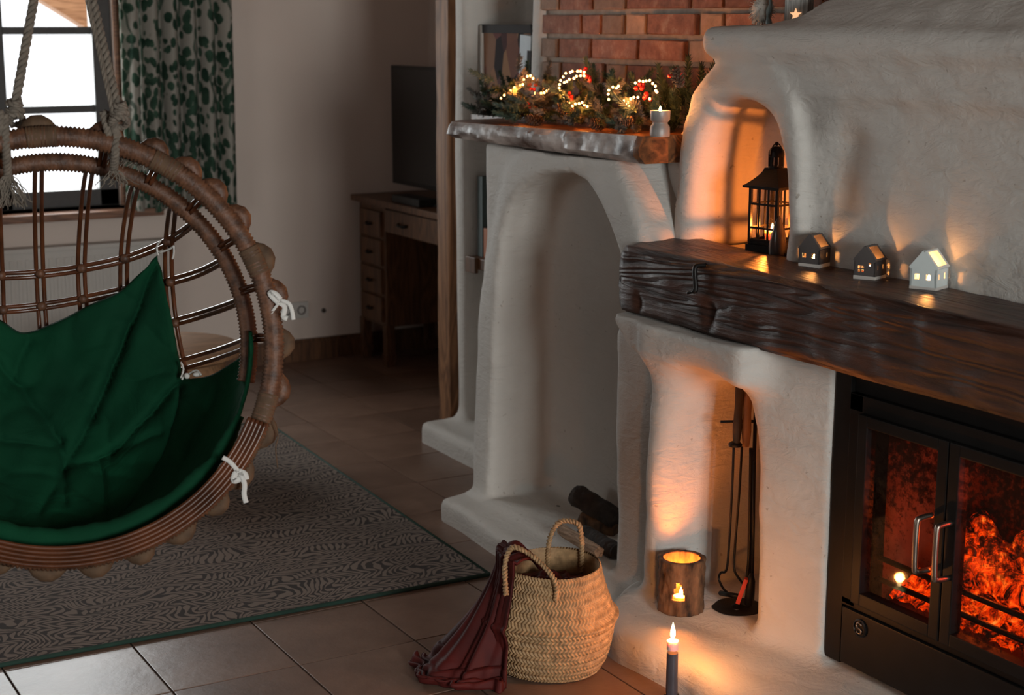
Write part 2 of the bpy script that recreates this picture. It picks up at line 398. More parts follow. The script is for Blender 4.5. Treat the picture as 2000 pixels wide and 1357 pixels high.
def glass_mat(name, tint=(1, 1, 1), soot=0.0):
    m, nt, nd, lk, b = newmat(name)
    nt.nodes.remove(b)
    out = nt.nodes['Material Output']
    tr = nt.nodes.new('ShaderNodeBsdfTransparent'); tr.inputs[0].default_value = (*tint, 1)
    gl = nt.nodes.new('ShaderNodeBsdfGlossy'); gl.inputs['Roughness'].default_value = 0.04
    fr = nt.nodes.new('ShaderNodeFresnel'); fr.inputs[0].default_value = 1.45
    mx = nt.nodes.new('ShaderNodeMixShader'); ge = nt.nodes.new('ShaderNodeNewGeometry'); ff_ = N(nt, 'Math', operation='SUBTRACT'); ff_.inputs[0].default_value = 1; lk.new(ge.outputs['Backfacing'], ff_.inputs[1])
    fm_ = N(nt, 'Math', operation='MULTIPLY'); lk.new(fr.outputs[0], fm_.inputs[0]); lk.new(ff_.outputs[0], fm_.inputs[1])
    lk.new(fm_.outputs[0], mx.inputs[0]); lk.new(tr.outputs[0], mx.inputs[1]); lk.new(gl.outputs[0], mx.inputs[2])
    last = mx.outputs[0]
    if soot:
        df = nt.nodes.new('ShaderNodeBsdfDiffuse'); df.inputs[0].default_value = (0.02, 0.012, 0.008, 1)
        co = coords(nt)
        a = N(nt, 'TexNoise', Scale=3.5, Detail=2.0); lk.new(co, a.inputs['Vector'])
        c = N(nt, 'TexNoise', Scale=70.0, Detail=5.0, Roughness=0.75); lk.new(co, c.inputs['Vector'])
        s = N(nt, 'Math', operation='MULTIPLY_ADD'); lk.new(a.outputs['Fac'], s.inputs[0]); s.inputs[1].default_value = 0.8; lk.new(c.outputs['Fac'], s.inputs[2])
        r = ramp(nt, s.outputs[0], [(0.88, (0.03, 0.03, 0.03)), (1.08, (soot, soot, soot))])
        m2 = nt.nodes.new('ShaderNodeMixShader'); lk.new(r.outputs[0], m2.inputs[0]); lk.new(last, m2.inputs[1]); lk.new(df.outputs[0], m2.inputs[2])
        last = m2.outputs[0]
    lk.new(last, out.inputs[0])
    return m
M['glass'] = glass_mat('clear_glass')
M['stoveglass'] = glass_mat('sooty_stove_glass', (1, 0.93, 0.86), 0.75)

def brick_mat(name, c1, c2):
    m, nt, nd, lk, b = newmat(name)
    co = coords(nt)
    oi = nt.nodes.new('ShaderNodeObjectInfo')
    ad = N(nt, 'VectorMath'); lk.new(co, ad.inputs[0]); lk.new(oi.outputs['Random'], ad.inputs[1])
    n = N(nt, 'TexNoise', Scale=18.0, Detail=6.0, Roughness=0.7); lk.new(ad.outputs[0], n.inputs['Vector'])
    r = ramp(nt, n.outputs['Fac'], [(0.32, c1), (0.55, c2), (0.72, (0.42, 0.27, 0.2))])
    hs = N(nt, 'HueSaturation'); lk.new(r.outputs[0], hs.inputs['Color'])
    mr = N(nt, 'MapRange'); lk.new(oi.outputs['Random'], mr.inputs[0]); mr.inputs[3].default_value = 0.7; mr.inputs[4].default_value = 1.2
    lk.new(mr.outputs[0], hs.inputs['Value']); lk.new(hs.outputs[0], b.inputs['Base Color'])
    b.inputs['Roughness'].default_value = 0.85
    n2 = N(nt, 'TexNoise', Scale=70.0, Detail=5.0); lk.new(co, n2.inputs['Vector'])
    bp = N(nt, 'Bump', Strength=0.7, Distance=0.003); lk.new(n2.outputs['Fac'], bp.inputs['Height']); lk.new(bp.outputs[0], b.inputs['Normal'])
    return m
M['brick'] = brick_mat('red_brick', (0.17, 0.068, 0.043), (0.30, 0.13, 0.083))
M['brickpale'] = brick_mat('pale_worn_brick', (0.26, 0.16, 0.11), (0.36, 0.23, 0.16))

def tile_mat():
    m, nt, nd, lk, b = newmat('brown_floor_tile')
    co = coords(nt)
    oi = nt.nodes.new('ShaderNodeObjectInfo')
    ad = N(nt, 'VectorMath'); lk.new(co, ad.inputs[0]); lk.new(oi.outputs['Random'], ad.inputs[1])
    n = N(nt, 'TexNoise', Scale=6.0, Detail=7.0, Roughness=0.65); lk.new(ad.outputs[0], n.inputs['Vector'])
    r = ramp(nt, n.outputs['Fac'], [(0.3, (0.14, 0.08, 0.056)), (0.7, (0.23, 0.14, 0.10))])
    hs = N(nt, 'HueSaturation'); lk.new(r.outputs[0], hs.inputs['Color'])
    mr = N(nt, 'MapRange'); lk.new(oi.outputs['Random'], mr.inputs[0]); mr.inputs[3].default_value = 0.85; mr.inputs[4].default_value = 1.12
    lk.new(mr.outputs[0], hs.inputs['Value']); lk.new(hs.outputs[0], b.inputs['Base Color'])
    b.inputs['Roughness'].default_value = 0.36
    n2 = N(nt, 'TexNoise', Scale=26.0, Detail=6.0, Roughness=0.6); lk.new(ad.outputs[0], n2.inputs['Vector'])
    bp = N(nt, 'Bump', Strength=0.35, Distance=0.003); lk.new(n2.outputs['Fac'], bp.inputs['Height']); lk.new(bp.outputs[0], b.inputs['Normal'])
    return m
M['tile'] = tile_mat()
M['grout'] = simple('floor_grout', (0.20, 0.155, 0.125), 0.8, var=0.2, scale=60)

def rug_mat():
    m, nt, nd, lk, b = newmat('leaf_patterned_rug')
    co = coords(nt)
    nz = N(nt, 'TexNoise', Scale=5.0, Detail=1.5); lk.new(co, nz.inputs['Vector'])
    sb = N(nt, 'VectorMath', operation='MULTIPLY_ADD'); lk.new(nz.outputs['Color'], sb.inputs[0]); sb.inputs[1].default_value = (0.22, 0.22, 0); lk.new(co, sb.inputs[2])
    sx = nt.nodes.new('ShaderNodeSeparateXYZ'); lk.new(sb.outputs[0], sx.inputs[0])
    def mth(op, a, bb=None, c=None):
        n = N(nt, 'Math', operation=op)
        for i, q in enumerate((a, bb, c)):
            if q is None: continue
            if isinstance(q, (int, float)): n.inputs[i].default_value = q
            else: lk.new(q, n.inputs[i])
        return n.outputs[0]
    # ears of grain: columns of slanted lens-shaped kernels
    cw = 0.074
    pp = mth('PINGPONG', sx.outputs[1], cw/2)
    col = mth('MULTIPLY', pp, 1.1)
    v = mth('ADD', sx.outputs[0], col)
    st = mth('PINGPONG', mth('MULTIPLY', v, 84.0), 1.0)        # 0..1 stripes across
    edge = mth('MULTIPLY', mth('ABSOLUTE', mth('SUBTRACT', mth('DIVIDE', pp, cw/2), 0.5)), 1.1)
    k = mth('SUBTRACT', st, edge)
    n3 = N(nt, 'TexNoise', Scale=45.0, Detail=2.0); lk.new(co, n3.inputs['Vector'])
    k2 = mth('ADD', k, mth('MULTIPLY', mth('SUBTRACT', n3.outputs['Fac'], 0.5), 0.7))
    r = ramp(nt, k2, [(0.10, (0.030, 0.020, 0.016)), (0.22, (0.20, 0.15, 0.12))])
    lk.new(r.outputs[0], b.inputs['Base Color'])
    b.inputs['Roughness'].default_value = 0.95
    bp = N(nt, 'Bump', Strength=0.5, Distance=0.003); lk.new(r.outputs[0], bp.inputs['Height']); lk.new(bp.outputs[0], b.inputs['Normal'])
    return m
M['rug'] = rug_mat()

def curtain_mat():
    m, nt, nd, lk, b = newmat('leaf_print_curtain')
    at_ = nt.nodes.new('ShaderNodeUVMap')
    nz = N(nt, 'TexNoise', Scale=9.0, Detail=2.0); lk.new(at_.outputs[0], nz.inputs['Vector'])
    sb = N(nt, 'VectorMath', operation='MULTIPLY_ADD'); lk.new(nz.outputs['Color'], sb.inputs[0]); sb.inputs[1].default_value = (0.05, 0.05, 0); lk.new(at_.outputs[0], sb.inputs[2])
    mp = nt.nodes.new('ShaderNodeMapping'); mp.inputs['Scale'].default_value = (1.0, 0.75, 1); mp.inputs['Rotation'].default_value = (0, 0, 0.5); lk.new(sb.outputs[0], mp.inputs[0])
    vo = N(nt, 'TexVoronoi', Scale=26.0, Randomness=0.8); lk.new(mp.outputs[0], vo.inputs['Vector'])
    r1 = ramp(nt, vo.outputs['Distance'], [(0.50, (1, 1, 1)), (0.55, (0, 0, 0))])
    wv = N(nt, 'TexWave', Scale=2.4, Distortion=7.0); wv.inputs['Detail Scale'].default_value = 1.5; lk.new(at_.outputs[0], wv.inputs['Vector'])
    r2 = ramp(nt, wv.outputs['Fac'], [(0.93, (0, 0, 0)), (0.97, (0.8, 0.8, 0.8))])
    mxm = N(nt, 'Math', operation='MAXIMUM'); lk.new(r1.outputs[0], mxm.inputs[0]); lk.new(r2.outputs[0], mxm.inputs[1])
    n4 = N(nt, 'TexNoise', Scale=14.0); lk.new(at_.outputs[0], n4.inputs['Vector'])
    gr = ramp(nt, n4.outputs['Fac'], [(0.35, (0.012, 0.045, 0.026)), (0.65, (0.05, 0.11, 0.07))])
    mx = N(nt, 'Mix', data_type='RGBA'); lk.new(mxm.outputs[0], mx.inputs[0]); mx.inputs[6].default_value = (0.42, 0.39, 0.34, 1); lk.new(gr.outputs[0], mx.inputs[7])
    lk.new(mx.outputs[2], b.inputs['Base Color']); b.inputs['Roughness'].default_value = 0.9
    out = nt.nodes['Material Output']
    tl = nt.nodes.new('ShaderNodeBsdfTranslucent'); lk.new(mx.outputs[2], tl.inputs[0])
    ms = nt.nodes.new('ShaderNodeMixShader'); ms.inputs[0].default_value = 0.35
    lk.new(b.outputs[0], ms.inputs[1]); lk.new(tl.outputs[0], ms.inputs[2]); lk.new(ms.outputs[0], out.inputs[0])
    return m
M['curtain'] = curtain_mat()

def ember_mat(name, thr=0.52, st=5.0):
    m, nt, nd, lk, b = newmat(name)
    co = coords(nt)
    n = N(nt, 'TexNoise', Scale=26.0, Detail=6.0, Roughness=0.7, Distortion=0.8); lk.new(co, n.inputs['Vector'])
    b.inputs['Base Color'].default_value = (0.02, 0.012, 0.01, 1); b.inputs['Roughness'].default_value = 0.9
    r = ramp(nt, n.outputs['Fac'], [(thr-0.1, (0, 0, 0)), (thr, (0.7, 0.03, 0.0)), (thr+0.1, (1.0, 0.14, 0.01)), (thr+0.2, (1.0, 0.38, 0.08))])
    lk.new(r.outputs[0], b.inputs['Emission Color']); b.inputs['Emission Strength'].default_value = st
    return m
M['ember'] = ember_mat('glowing_embers', 0.54, 1.4)
M['hotlog'] = ember_mat('charred_glowing_log', 0.55, 1.4)
def fire_mat():
    m, nt, nd, lk, b = newmat('stove_flame')
    out = nt.nodes['Material Output']; nt.nodes.remove(b)
    co = coords(nt, kind='Generated')
    sx = nt.nodes.new('ShaderNodeSeparateXYZ'); lk.new(co, sx.inputs[0])
    r = ramp(nt, sx.outputs[2], [(0.0, (1.0, 0.30, 0.05)), (0.5, (0.9, 0.12, 0.01)), (1.0, (0.5, 0.02, 0.0))])
    em = nt.nodes.new('ShaderNodeEmission'); em.inputs[1].default_value = 0.35; lk.new(r.outputs[0], em.inputs[0])
    tr = nt.nodes.new('ShaderNodeBsdfTransparent')
    n = N(nt, 'TexNoise', Scale=3.0, Detail=3.0); lk.new(co, n.inputs['Vector'])
    r2 = ramp(nt, n.outputs['Fac'], [(0.35, (0.03, 0.03, 0.03)), (0.65, (0.5, 0.5, 0.5))])
    mx = nt.nodes.new('ShaderNodeMixShader'); lk.new(r2.outputs[0], mx.inputs[0]); lk.new(tr.outputs[0], mx.inputs[1]); lk.new(em.outputs[0], mx.inputs[2]); lk.new(mx.outputs[0], out.inputs[0])
    return m
M['fire'] = fire_mat()
def picture_mat():
    m, nt, nd, lk, b = newmat('picture_print')
    co = coords(nt, (1, 1, 0.45))
    n = N(nt, 'TexVoronoi', Scale=16.0, Randomness=1.0); lk.new(co, n.inputs['Vector'])
    r = ramp(nt, n.outputs['Color'], [(0.2, (0.02, 0.012, 0.012)), (0.45, (0.13, 0.045, 0.04)), (0.65, (0.30, 0.16, 0.08)), (0.85, (0.09, 0.04, 0.045))])
    lk.new(r.outputs[0], b.inputs['Base Color']); b.inputs['Roughness'].default_value = 0.8; b.inputs['Specular IOR Level'].default_value = 0.15
    return m
M['picture'] = picture_mat()

# ================================================================== SETTING
XL, XR, YF, YB, ZC = -2.5, 3.55, -2.5, 7.04, 2.55
# floor with its tiles
TX0, TY0, TP = 0.42, 3.565, 0.33
mb = MB(); mb.box(XL-0.15, XR+0.15, YF-0.15, YB+0.15, -0.06, -0.006)
floor = obj('floor', mb, M['grout'], kind='structure')
tmb = MB(); g = 0.0025; tmb.box(-TP/2+g, TP/2-g, -TP/2+g, TP/2-g, -0.006, 0.0)
tile_me = mesh_of('tile', tmb, M['tile'], bevel=0.0018)
rt = random.Random(3)
nt_ = 0
for j in range(-5, 11):
    for i in range(-3, 10):
        cx = TX0+(i+0.5)*TP; cy = TY0+(j+0.5)*TP
        if cx-TP/2 > XR-0.1 or cy-TP/2 > YB-0.1: continue
        if cx > 2.9 and cy < 5.5: continue
        o = obj('tile', tile_me, parent=floor); o.location = (cx, cy, rt.uniform(-0.0006, 0.0004)); nt_ += 1
rest = MB()
rest.box(XL, TX0-3*TP, YF, YB, -0.006, 0); rest.box(TX0-3*TP, XR, YF, TY0-5*TP, -0.006, 0)
obj('tile_field', rest, M['tile'], floor, kind='stuff')

mb = MB(); mb.box(XL-0.15, XR+0.15, YF-0.15, YB+0.15, ZC, ZC+0.1); obj('ceiling', mb, M['ceiling'], kind='structure')

def wall_y(name, y0, y1, x0, x1, hx0, hx1, hz0, hz1, mat='wallpaint'):
    mb = MB(); mb.box(x0, hx0, y0, y1, 0, ZC); mb.box(hx1, x1, y0, y1, 0, ZC)
    mb.box(hx0, hx1, y0, y1, 0, hz0); mb.box(hx0, hx1, y0, y1, hz1, ZC)
    return obj(name, mb, M[mat], kind='structure')
WX0, WX1, WZ0, WZ1 = 0.98, 2.0, 0.80, 2.15
wall_y('wall_back', YB, YB+0.15, XL-0.15, XR+0.15, WX0, WX1, WZ0, WZ1)
wall_y('wall_front', YF-0.15, YF, XL-0.15, XR+0.15, 0.6, 1.8, 0.8, 2.2, 'unseen_dark_wall')
mb = MB(); mb.box(XL-0.15, XL, YF, 2.3, 0, ZC); mb.box(XL-0.15, XL, 4.1, YB, 0, ZC); mb.box(XL-0.15, XL, 2.3, 4.1, 0, 0.85); mb.box(XL-0.15, XL, 2.3, 4.1, 2.2, ZC)
obj('wall_left', mb, M['unseen_dark_wall'], kind='structure')
mb = MB(); mb.box(XR, XR+0.15, 5.30, YB, 0, ZC)
mb.box(2.98, 3.1, YF, 4.75, 0, ZC); mb.box(3.1, XR, 5.18, 5.30, 0, ZC)
obj('wall_right', mb, M['wallpaint'], kind='structure')

# baseboard on the far wall
mb = MB(); mb.box(2.3, XR, YB-0.02, YB, 0, 0.105); mb.box(2.3, XR, YB-0.026, YB-0.02, 0, 0.09)
obj('baseboard_back', mb, M['deskwood'], kind='structure')

# window_1 in the far wall, dark frame, two sashes with glazing bars
w = bpy.data.objects.new('window_1', None); C.objects.link(w); w.location = (0, 0, 0); w['kind'] = 'structure'
mb = MB(); yy0, yy1 = YB+0.03, YB+0.09
for (a, b_, c, d) in [(WX0, WX0+0.05, WZ0, WZ1), (WX1-0.085, WX1, WZ0, WZ1), (WX0, WX1, WZ0, WZ0+0.075), (WX0, WX1, WZ1-0.06, WZ1), (1.43, 1.535, WZ0, WZ1)]:
    mb.box(a, b_, yy0, yy1, c, d)
obj('frame', mb, M['framewood'], w, bevel=0.004)
for (a, b_) in [(WX0+0.05, 1.43), (1.535, WX1-0.085)]:
    for z in (1.229, 1.568, 1.91):
        mb = MB(); mb.box(a, b_, yy0+0.012, yy1-0.01, z-0.016, z+0.016); obj('glazing_bar', mb, M['framewood'], w)
    mb = MB(); mb.box(a, b_, yy0+0.028, yy0+0.032, WZ0+0.07, WZ1-0.06); obj('pane', mb, M['glass'], w)
mb = MB(); mb.box(WX0-0.1, WX1-0.0+0.02, YB-0.0, YB+0.03, WZ0-0.02, WZ0+0.0)
mb.box(WX1, WX1+0.028, YB-0.02, YB, WZ0, WZ1+0.03); mb.box(WX0-0.03, WX0, YB-0.02, YB, WZ0, WZ1+0.03); mb.box(WX0-0.03, WX1+0.03, YB-0.02, YB, WZ1, WZ1+0.03)
obj('casing', mb, M['sillwood'], w)
mb = MB(); mb.box(WX0-0.12, 2.165, YB-0.10, YB+0.03, WZ0-0.045, WZ0-0.012); obj('window_sill', mb, M['sillwood'], w, bevel=0.006)
# windows behind and to the left of the camera
def plain_window(name, M4, wd, h):
    w = bpy.data.objects.new(name, None); C.objects.link(w); w['kind'] = 'structure'
    mb = MB()
    for a, b_, c, d in [(-wd/2, -wd/2+0.06, 0, h), (wd/2-0.06, wd/2, 0, h), (-wd/2, wd/2, 0, 0.06), (-wd/2, wd/2, h-0.06, h), (-0.035, 0.035, 0, h)]:
        mb.box(a, b_, -0.03, 0.03, c, d, M4)
    obj('frame', mb, M['framewood'], w)
    mb = MB(); mb.box(-wd/2+0.05, wd/2-0.05, -0.003, 0.003, 0.05, h-0.05, M4); obj('pane', mb, M['glass'], w)
plain_window('window_2', T(1.2, YF-0.06, 0.8), 1.2, 1.4)
plain_window('window_3', T(XL-0.06, 3.2, 0.85) @ RZ(PI/2), 1.8, 1.35)

# timber brace of the porch roof outside
th = thing('porch_brace', 'slanting orange-brown porch timber outside the window', 'timber', (1.9, 8.0, 0))
a = at(70, -30, Y=8.0); b_ = at(215, 60, Y=8.0)
mb = MB(); d = (b_-a); L = d.length; ang = math.atan2(d.z, d.x)
Mx = T(*a) @ RY(-ang)
mb.box(-0.5, L+0.3, -0.06, 0.06, -0.06, 0.06, Mx); wobj('brace', mb, M['outwood'], th, bevel=0.008)
p = at(210, 0, Y=8.1); mb = MB(); mb.box(p.x-0.0, p.x+0.14, 8.0, 8.14, 0, 3.0); wobj('post', mb, M['outwood'], th, bevel=0.008)

# ------------------------------------------------------------------ brick chimney wall (X = 2.8 face)
BX = 2.80
mb = MB(); mb.box(BX+0.012, 2.98, 3.66, 4.705, 1.226, ZC); mb.box(BX+0.012, 2.98, 1.3, 3.66, 1.6, ZC); mb.box(2.965, 2.98, 1.3, 4.705, 0.0, 1.6)
bw = obj('wall_chimney', mb, M['mortar'], kind='structure')
zl = at(1060, 70, X=BX).z; RP = 0.0768
def ypx(x, yp): return at(x, yp, X=BX).y
rows = {1: [660, 915, 1050, 1200, 1347, 1680, 1850, 2110, 2260, 2520],      # between the joints at z=zl and above
        0: [660, 770, 982, 1290, 1608, 1870, 2010],
        2: [660, 777, 992, 1208, 1628, 1850, 2080, 2330, 2560, 2800]}
rb = random.Random(5); brick_cache = {}
def brick_mesh(L, i):
    k = (round(L, 2), i % 3)
    if k not in brick_cache:
        m = MB(); L2 = k[0]-0.017
        nyy, nzz = 4, 2
        m.box(0, 0.02, -L2/2, L2/2, -RP/2+0.0085, RP/2-0.0085)
        me = mesh_of('brick', m, M['brick'] if rb.random() < 0.82 else M['brickpale'], bevel=0.004)
        for v in me.vertices:
            v.co.x += rb.uniform(-0.002, 0.002); v.co.y += rb.uniform(-0.002, 0.002); v.co.z += rb.uniform(-0.002, 0.002)
        brick_cache[k] = me
    return brick_cache[k]
for r in range(-4, 7):
    zc_ = zl+RP*(r-0.5)
    if r in rows:
        px = rows[r]; yrow = {2: 10, 1: 47, 0: 95}[r]
        ys = [ypx(860+q/3.333, yrow) for q in px]
    else:
        ys = [4.70]; long_ = r % 2 == 0
        while ys[-1] > 3.0:
            ys.append(ys[-1]-(0.26 if long_ or rb.random() < 0.3 else 0.13)); long_ = not long_
    for i in range(len(ys)-1):
        L = ys[i]-ys[i+1]
        if ys[i+1] < 2.7 or L < 0.04 or (zc_ < 1.52 and ys[i] < 3.66): continue
        o = obj('brick', brick_mesh(L, rb.randrange(3)), parent=bw)
        o.location = (BX+rb.uniform(-0.005, 0.002)-0.002, (ys[i]+ys[i+1])/2, zc_); o.rotation_euler = (rb.uniform(-0.01, 0.01), 0, rb.uniform(-0.01, 0.01))

# ------------------------------------------------------------------ alcove beyond the bricks
def f_alc(X, Y, Z):
    d = sbox(X, Y, Z, 2.79, 3.15, 4.69, 5.33, -0.1, 2.6, 0.025)
    cut = smax(sbox(X, Y, Z, 2.6, 3.06, 4.775, 5.245, 0.075, 2.35, 0.02), -10+0*X, 0.01)
    d = smax(d, -cut, 0.04)
    bench = sbox(X, Y, Z, 2.66, 2.95, 4.45, 5.40, -0.05, 0.085, 0.03)
    d = smin(d, bench, 0.07)
    return d+wob(X, Y, Z, 0.004, 7, 3)
obj('wall_alcove', surf_nets(f_alc, (2.58, 4.38, -0.08), (3.2, 5.48, 2.55), 0.0135), M['plaster'], kind='structure', smooth=True, fix=False)
sh = thing('alcove_shelf', 'dark wooden shelf board low in the white alcove', 'shelf', (2.9, 5.03, 0.86), 0)
z = at(912, 505, X=2.80).z
mb = MB(); mb.box(2.80, 3.055, 4.785, 5.235, z-0.03, z+0.012); wobj('board', mb, M['deskwood'], sh, bevel=0.003)
mb = MB(); mb.box(2.785, 2.80, 5.16, 5.235, z-0.045, z+0.015); wobj('bracket', mb, M['deskwood'], sh, bevel=0.003)
zs = z+0.0125
for (i, (dy, hh, mt, lb)) in enumerate([(0, 0.30, 'bookgreen', 'tall dark green-grey book standing on the low alcove shelf'), (0.035, 0.11, 'bookorange', 'short orange book on the low alcove shelf')]):
    bk = thing('book', lb, 'book', (2.93, 5.20-dy*1.3, zs)); bb = MB(); bb.box(-0.1, 0.08, -0.018, 0.018, 0, hh); obj('cover', bb, M[mt], bk, bevel=0.002)
    bb = MB(); bb.box(-0.094, 0.083, -0.013, 0.013, 0.004, hh-0.004); obj('pages', bb, M['paper'], bk)
sh2 = thing('alcove_shelf', 'upper shelf board of the white alcove, hidden behind the fir garland', 'shelf', (2.9, 5.03, 1.27))
mb = MB(); mb.box(2.81, 3.055, 4.785, 5.235, 1.24, 1.27); wobj('board', mb, M['deskwood'], sh2, bevel=0.003)
# leaning picture and pale book
pf = thing('framed_picture', 'leaning picture with a thin dark frame in the white alcove', 'picture', (2.85, 5.03, 1.27))
p0 = at(936, 48, X=2.845); p1 = at(1032, 56, X=2.845)
hh = p0.z-1.272; Mx = T(2.95, 0, 1.272) @ RX(0.0)
y0, y1 = p0.y, p1.y-0.02
def sk(y, z): return Vector((2.835+z*0.06, y-0.045*(1-z/hh)*1.0, 1.272+z))
def slab(yA, yB, zA, zB, t0, t1):
    m = MB(); v = []
    for dx in (t0, t1):
        for (yy, zz) in ((yA, zA), (yB, zA), (yB, zB), (yA, zB)):
            q = sk(yy, zz); q.x += dx; v.append(q)
    return m.add(v, [(0, 1, 2, 3), (7, 6, 5, 4), (0, 4, 5, 1), (1, 5, 6, 2), (2, 6, 7, 3), (3, 7, 4, 0)])
ym, yM = min(y0, y1), max(y0, y1)
wobj('print', slab(ym+0.01, yM-0.008, 0.01, hh-0.025, 0.0, 0.012), M['picture'], pf)
fm = MB()
for s_ in (slab(ym, yM, hh-0.03, hh, -0.006, 0.016), slab(ym, yM, 0, 0.02, -0.006, 0.016), slab(ym, ym+0.012, 0, hh, -0.006, 0.016)): fm.add(s_.v, s_.f)
wobj('frame', fm, M['frameblack'], pf)
wobj('pale_edge', slab(yM-0.014, yM, 0, hh-0.002, -0.008, 0.016), M['paper'], pf, label='pale edge of the picture frame')
bk = thing('book', 'pale grey-blue book leaning in front of the dark picture', 'book', (2.818, at(1022, 90, X=2.81).y, 1.27))
mb = MB(); mb.box(-0.015, 0.012, -0.045, 0.03, 0, 0.29, T(0, 0, 0) @ RX(0.07)); obj('cover', mb, M['bookwhite'], bk, bevel=0.002)
mb = MB(); mb.box(-0.0165, 0.0, -0.052, -0.025, 0.02, 0.24, RX(0.07)); obj('title_panel', mb, M['frameblack'], bk, label='dark panel of the cover')

# wooden post at the end of the wall
def post():
    mb = MB(); P = []
    sect = [(2.90, 5.685), (2.90, 5.60), (2.905, 5.592), (3.02, 5.592), (3.025, 5.60), (3.025, 5.685), (3.02, 5.693), (2.905, 5.693)]
    for z in np.linspace(0, ZC, 40):
        P.append([Vector((x+0.008*mnoise.noise(Vector((0, z*1.5, i))), y+0.008*mnoise.noise(Vector((5, z*1.5, i))), z)) for i, (x, y) in enumerate(sect)]+[None])
        P[-1][-1] = P[-1][0].copy()
    mb.grid(P); return mb
tag(obj('wooden_post', post(), M['postwood'], smooth='auto'), 'tall rough-hewn wooden post at the end of the white alcove', 'post')

# ------------------------------------------------------------------ THE FIREPLACE (plaster masses)
fp = thing('fireplace', 'large white hand-plastered fireplace with arched niche, hood and hearth', 'fireplace', (2.6, 2.7, 0))
def f_low(X, Y, Z):
    xf = 2.445-0.235*(np.clip(Y, 2.3, 3.4)-2.77)
    front = (xf-X)*0.97
    d = sbox(X, Y, Z, 2.0, 2.95, 1.45, 3.355, -0.1, 0.835, 0.03)
    body = smax(d, front, 0.05)
    body = smax(body, 2.36-X+0*Y, 0.04) if False else body
    # corbel that carries the beam and spreads to the left
    corb = sbox(X, Y, Z, 2.32, 2.9, 2.96, 3.535, 0.735, 0.90, 0.03)
    corb = smax(corb, (Y-3.535)*0.75+(0.80-Z)*1.1, 0.05)
    body = smin(body, corb, 0.07)
    # tool niche
    ny = (Y-3.13); nz = Z-0.1
    yy = np.where(ny < 0, ny/0.145, ny/0.15)
    lev = np.sqrt(np.abs(yy)**3.6+np.abs(np.maximum(nz, 0)/0.615)**5+1e-6)
    cav = (lev-1)*0.12
    cav = np.maximum(cav, X-2.74)
    cav = np.maximum(cav, 0.105-Z)
    body = smax(body, -cav, 0.06)
    # stove opening
    st = sbox(X, Y, Z, 2.2, 2.92, 1.86, 2.772, 0.05, 0.86, 0.008)
    body = np.maximum(body, -st)
    # hearth slab
    edge = 2.125+0.025*np.sin(Y*5)+np.clip(Y-3.16, 0, 1)**2*3.0
    he = np.maximum(sbox(X, Y, Z, 2.0, 2.95, 1.4, 3.58, -0.2, 0.098, 0.03), (edge-X)*0.8)
    slope = (Z-0.098)*0.9+(2.22-X)*0.30*(X < 2.22)
    he = smax(he, slope, 0.045)
    body = smin(body, he, 0.055)
    body = np.maximum(body, Z-0.834)
    body = np.maximum(body, -sbox(X, Y, Z, 2.2, 2.92, 1.86, 2.772, 0.099, 0.86, 0.008))
    return body+wob(X, Y, Z, 0.0035, 16, 11)+wob(X, Y, Z, 0.0010, 50, 12)
wobj('fire_surround', surf_nets(f_low, (1.98, 1.38, -0.03), (3.0, 3.66, 0.86), 0.0105), M['plaster'], fp, smooth=True, fix=False)

def f_up(X, Y, Z):
    # chimney breast above the beam
    yl = 3.735-np.clip(Z-1.15, 0, 0.4)**2*4.0
    body = sbox(X, Y, Z, 2.60, 2.96, 1.45, 4.2, 0.98, 1.62, 0.04)
    left = (Y-yl)*0.93
    body = smax(body, left, 0.06)
    # neck under the ledge
    ledge = sbox(X, Y, Z, 2.535, 2.96, 1.45, 3.455, 1.512, 1.592, 0.034)
    ledge = smin(ledge, sbox(X, Y, Z, 2.575, 2.96, 1.45, 3.40, 1.47, 1.58, 0.03), 0.03)
    body = smin(body, ledge, 0.05)
    # raised rim round the niche
    ny = Y-3.31; nz = Z-0.99
    def lev(wl, wr, h):
        yy = np.where(ny < 0, ny/wr, ny/wl)
        return np.sqrt(yy**2+np.maximum(nz/h, 0)**4+1e-6)-1
    rim = np.maximum(lev(0.27, 0.255, 0.53)*0.25, 2.552-X+np.clip(Z-1.0, 0, 1)*0.03)
    rim = np.maximum(rim, X-2.9)
    body = smin(body, smax(rim, 2.552-X, 0.03), 0.032)
    cav = np.maximum(lev(0.205, 0.19, 0.425)*0.19, X-2.78)
    body = smax(body, -cav, 0.05)
    # groove right of the rim
    gr = np.sqrt((X-2.572)**2+((Y-2.955+(Z-1.2)*0.18)*0.62)**2)-0.054*np.clip(1.35-np.abs(Z-1.24)*4.2, 0, 1)+0.12*(1-np.clip(1.35-np.abs(Z-1.24)*4.2, 0, 1))
    body = smax(body, -gr, 0.035)
    # hood going up
    hood = np.maximum(np.maximum(2.655+(Z-1.6)*0.28-X, Y-(3.16-(Z-1.6)*1.5))*0.75, X-2.96)
    hood = np.maximum(np.maximum(hood, 1.5-Y), 1.45-Z)
    body = smin(body, hood, 0.09)
    body = np.maximum(body, 1.0-Z+0*X)
    return body+wob(X, Y, Z, 0.0035, 13, 5)+wob(X, Y, Z, 0.0010, 46, 6)
wobj('chimney_breast', surf_nets(f_up, (2.48, 1.38, 0.96), (3.0, 3.86, 2.54), 0.0115), M['plaster'], fp, smooth=True, fix=False)

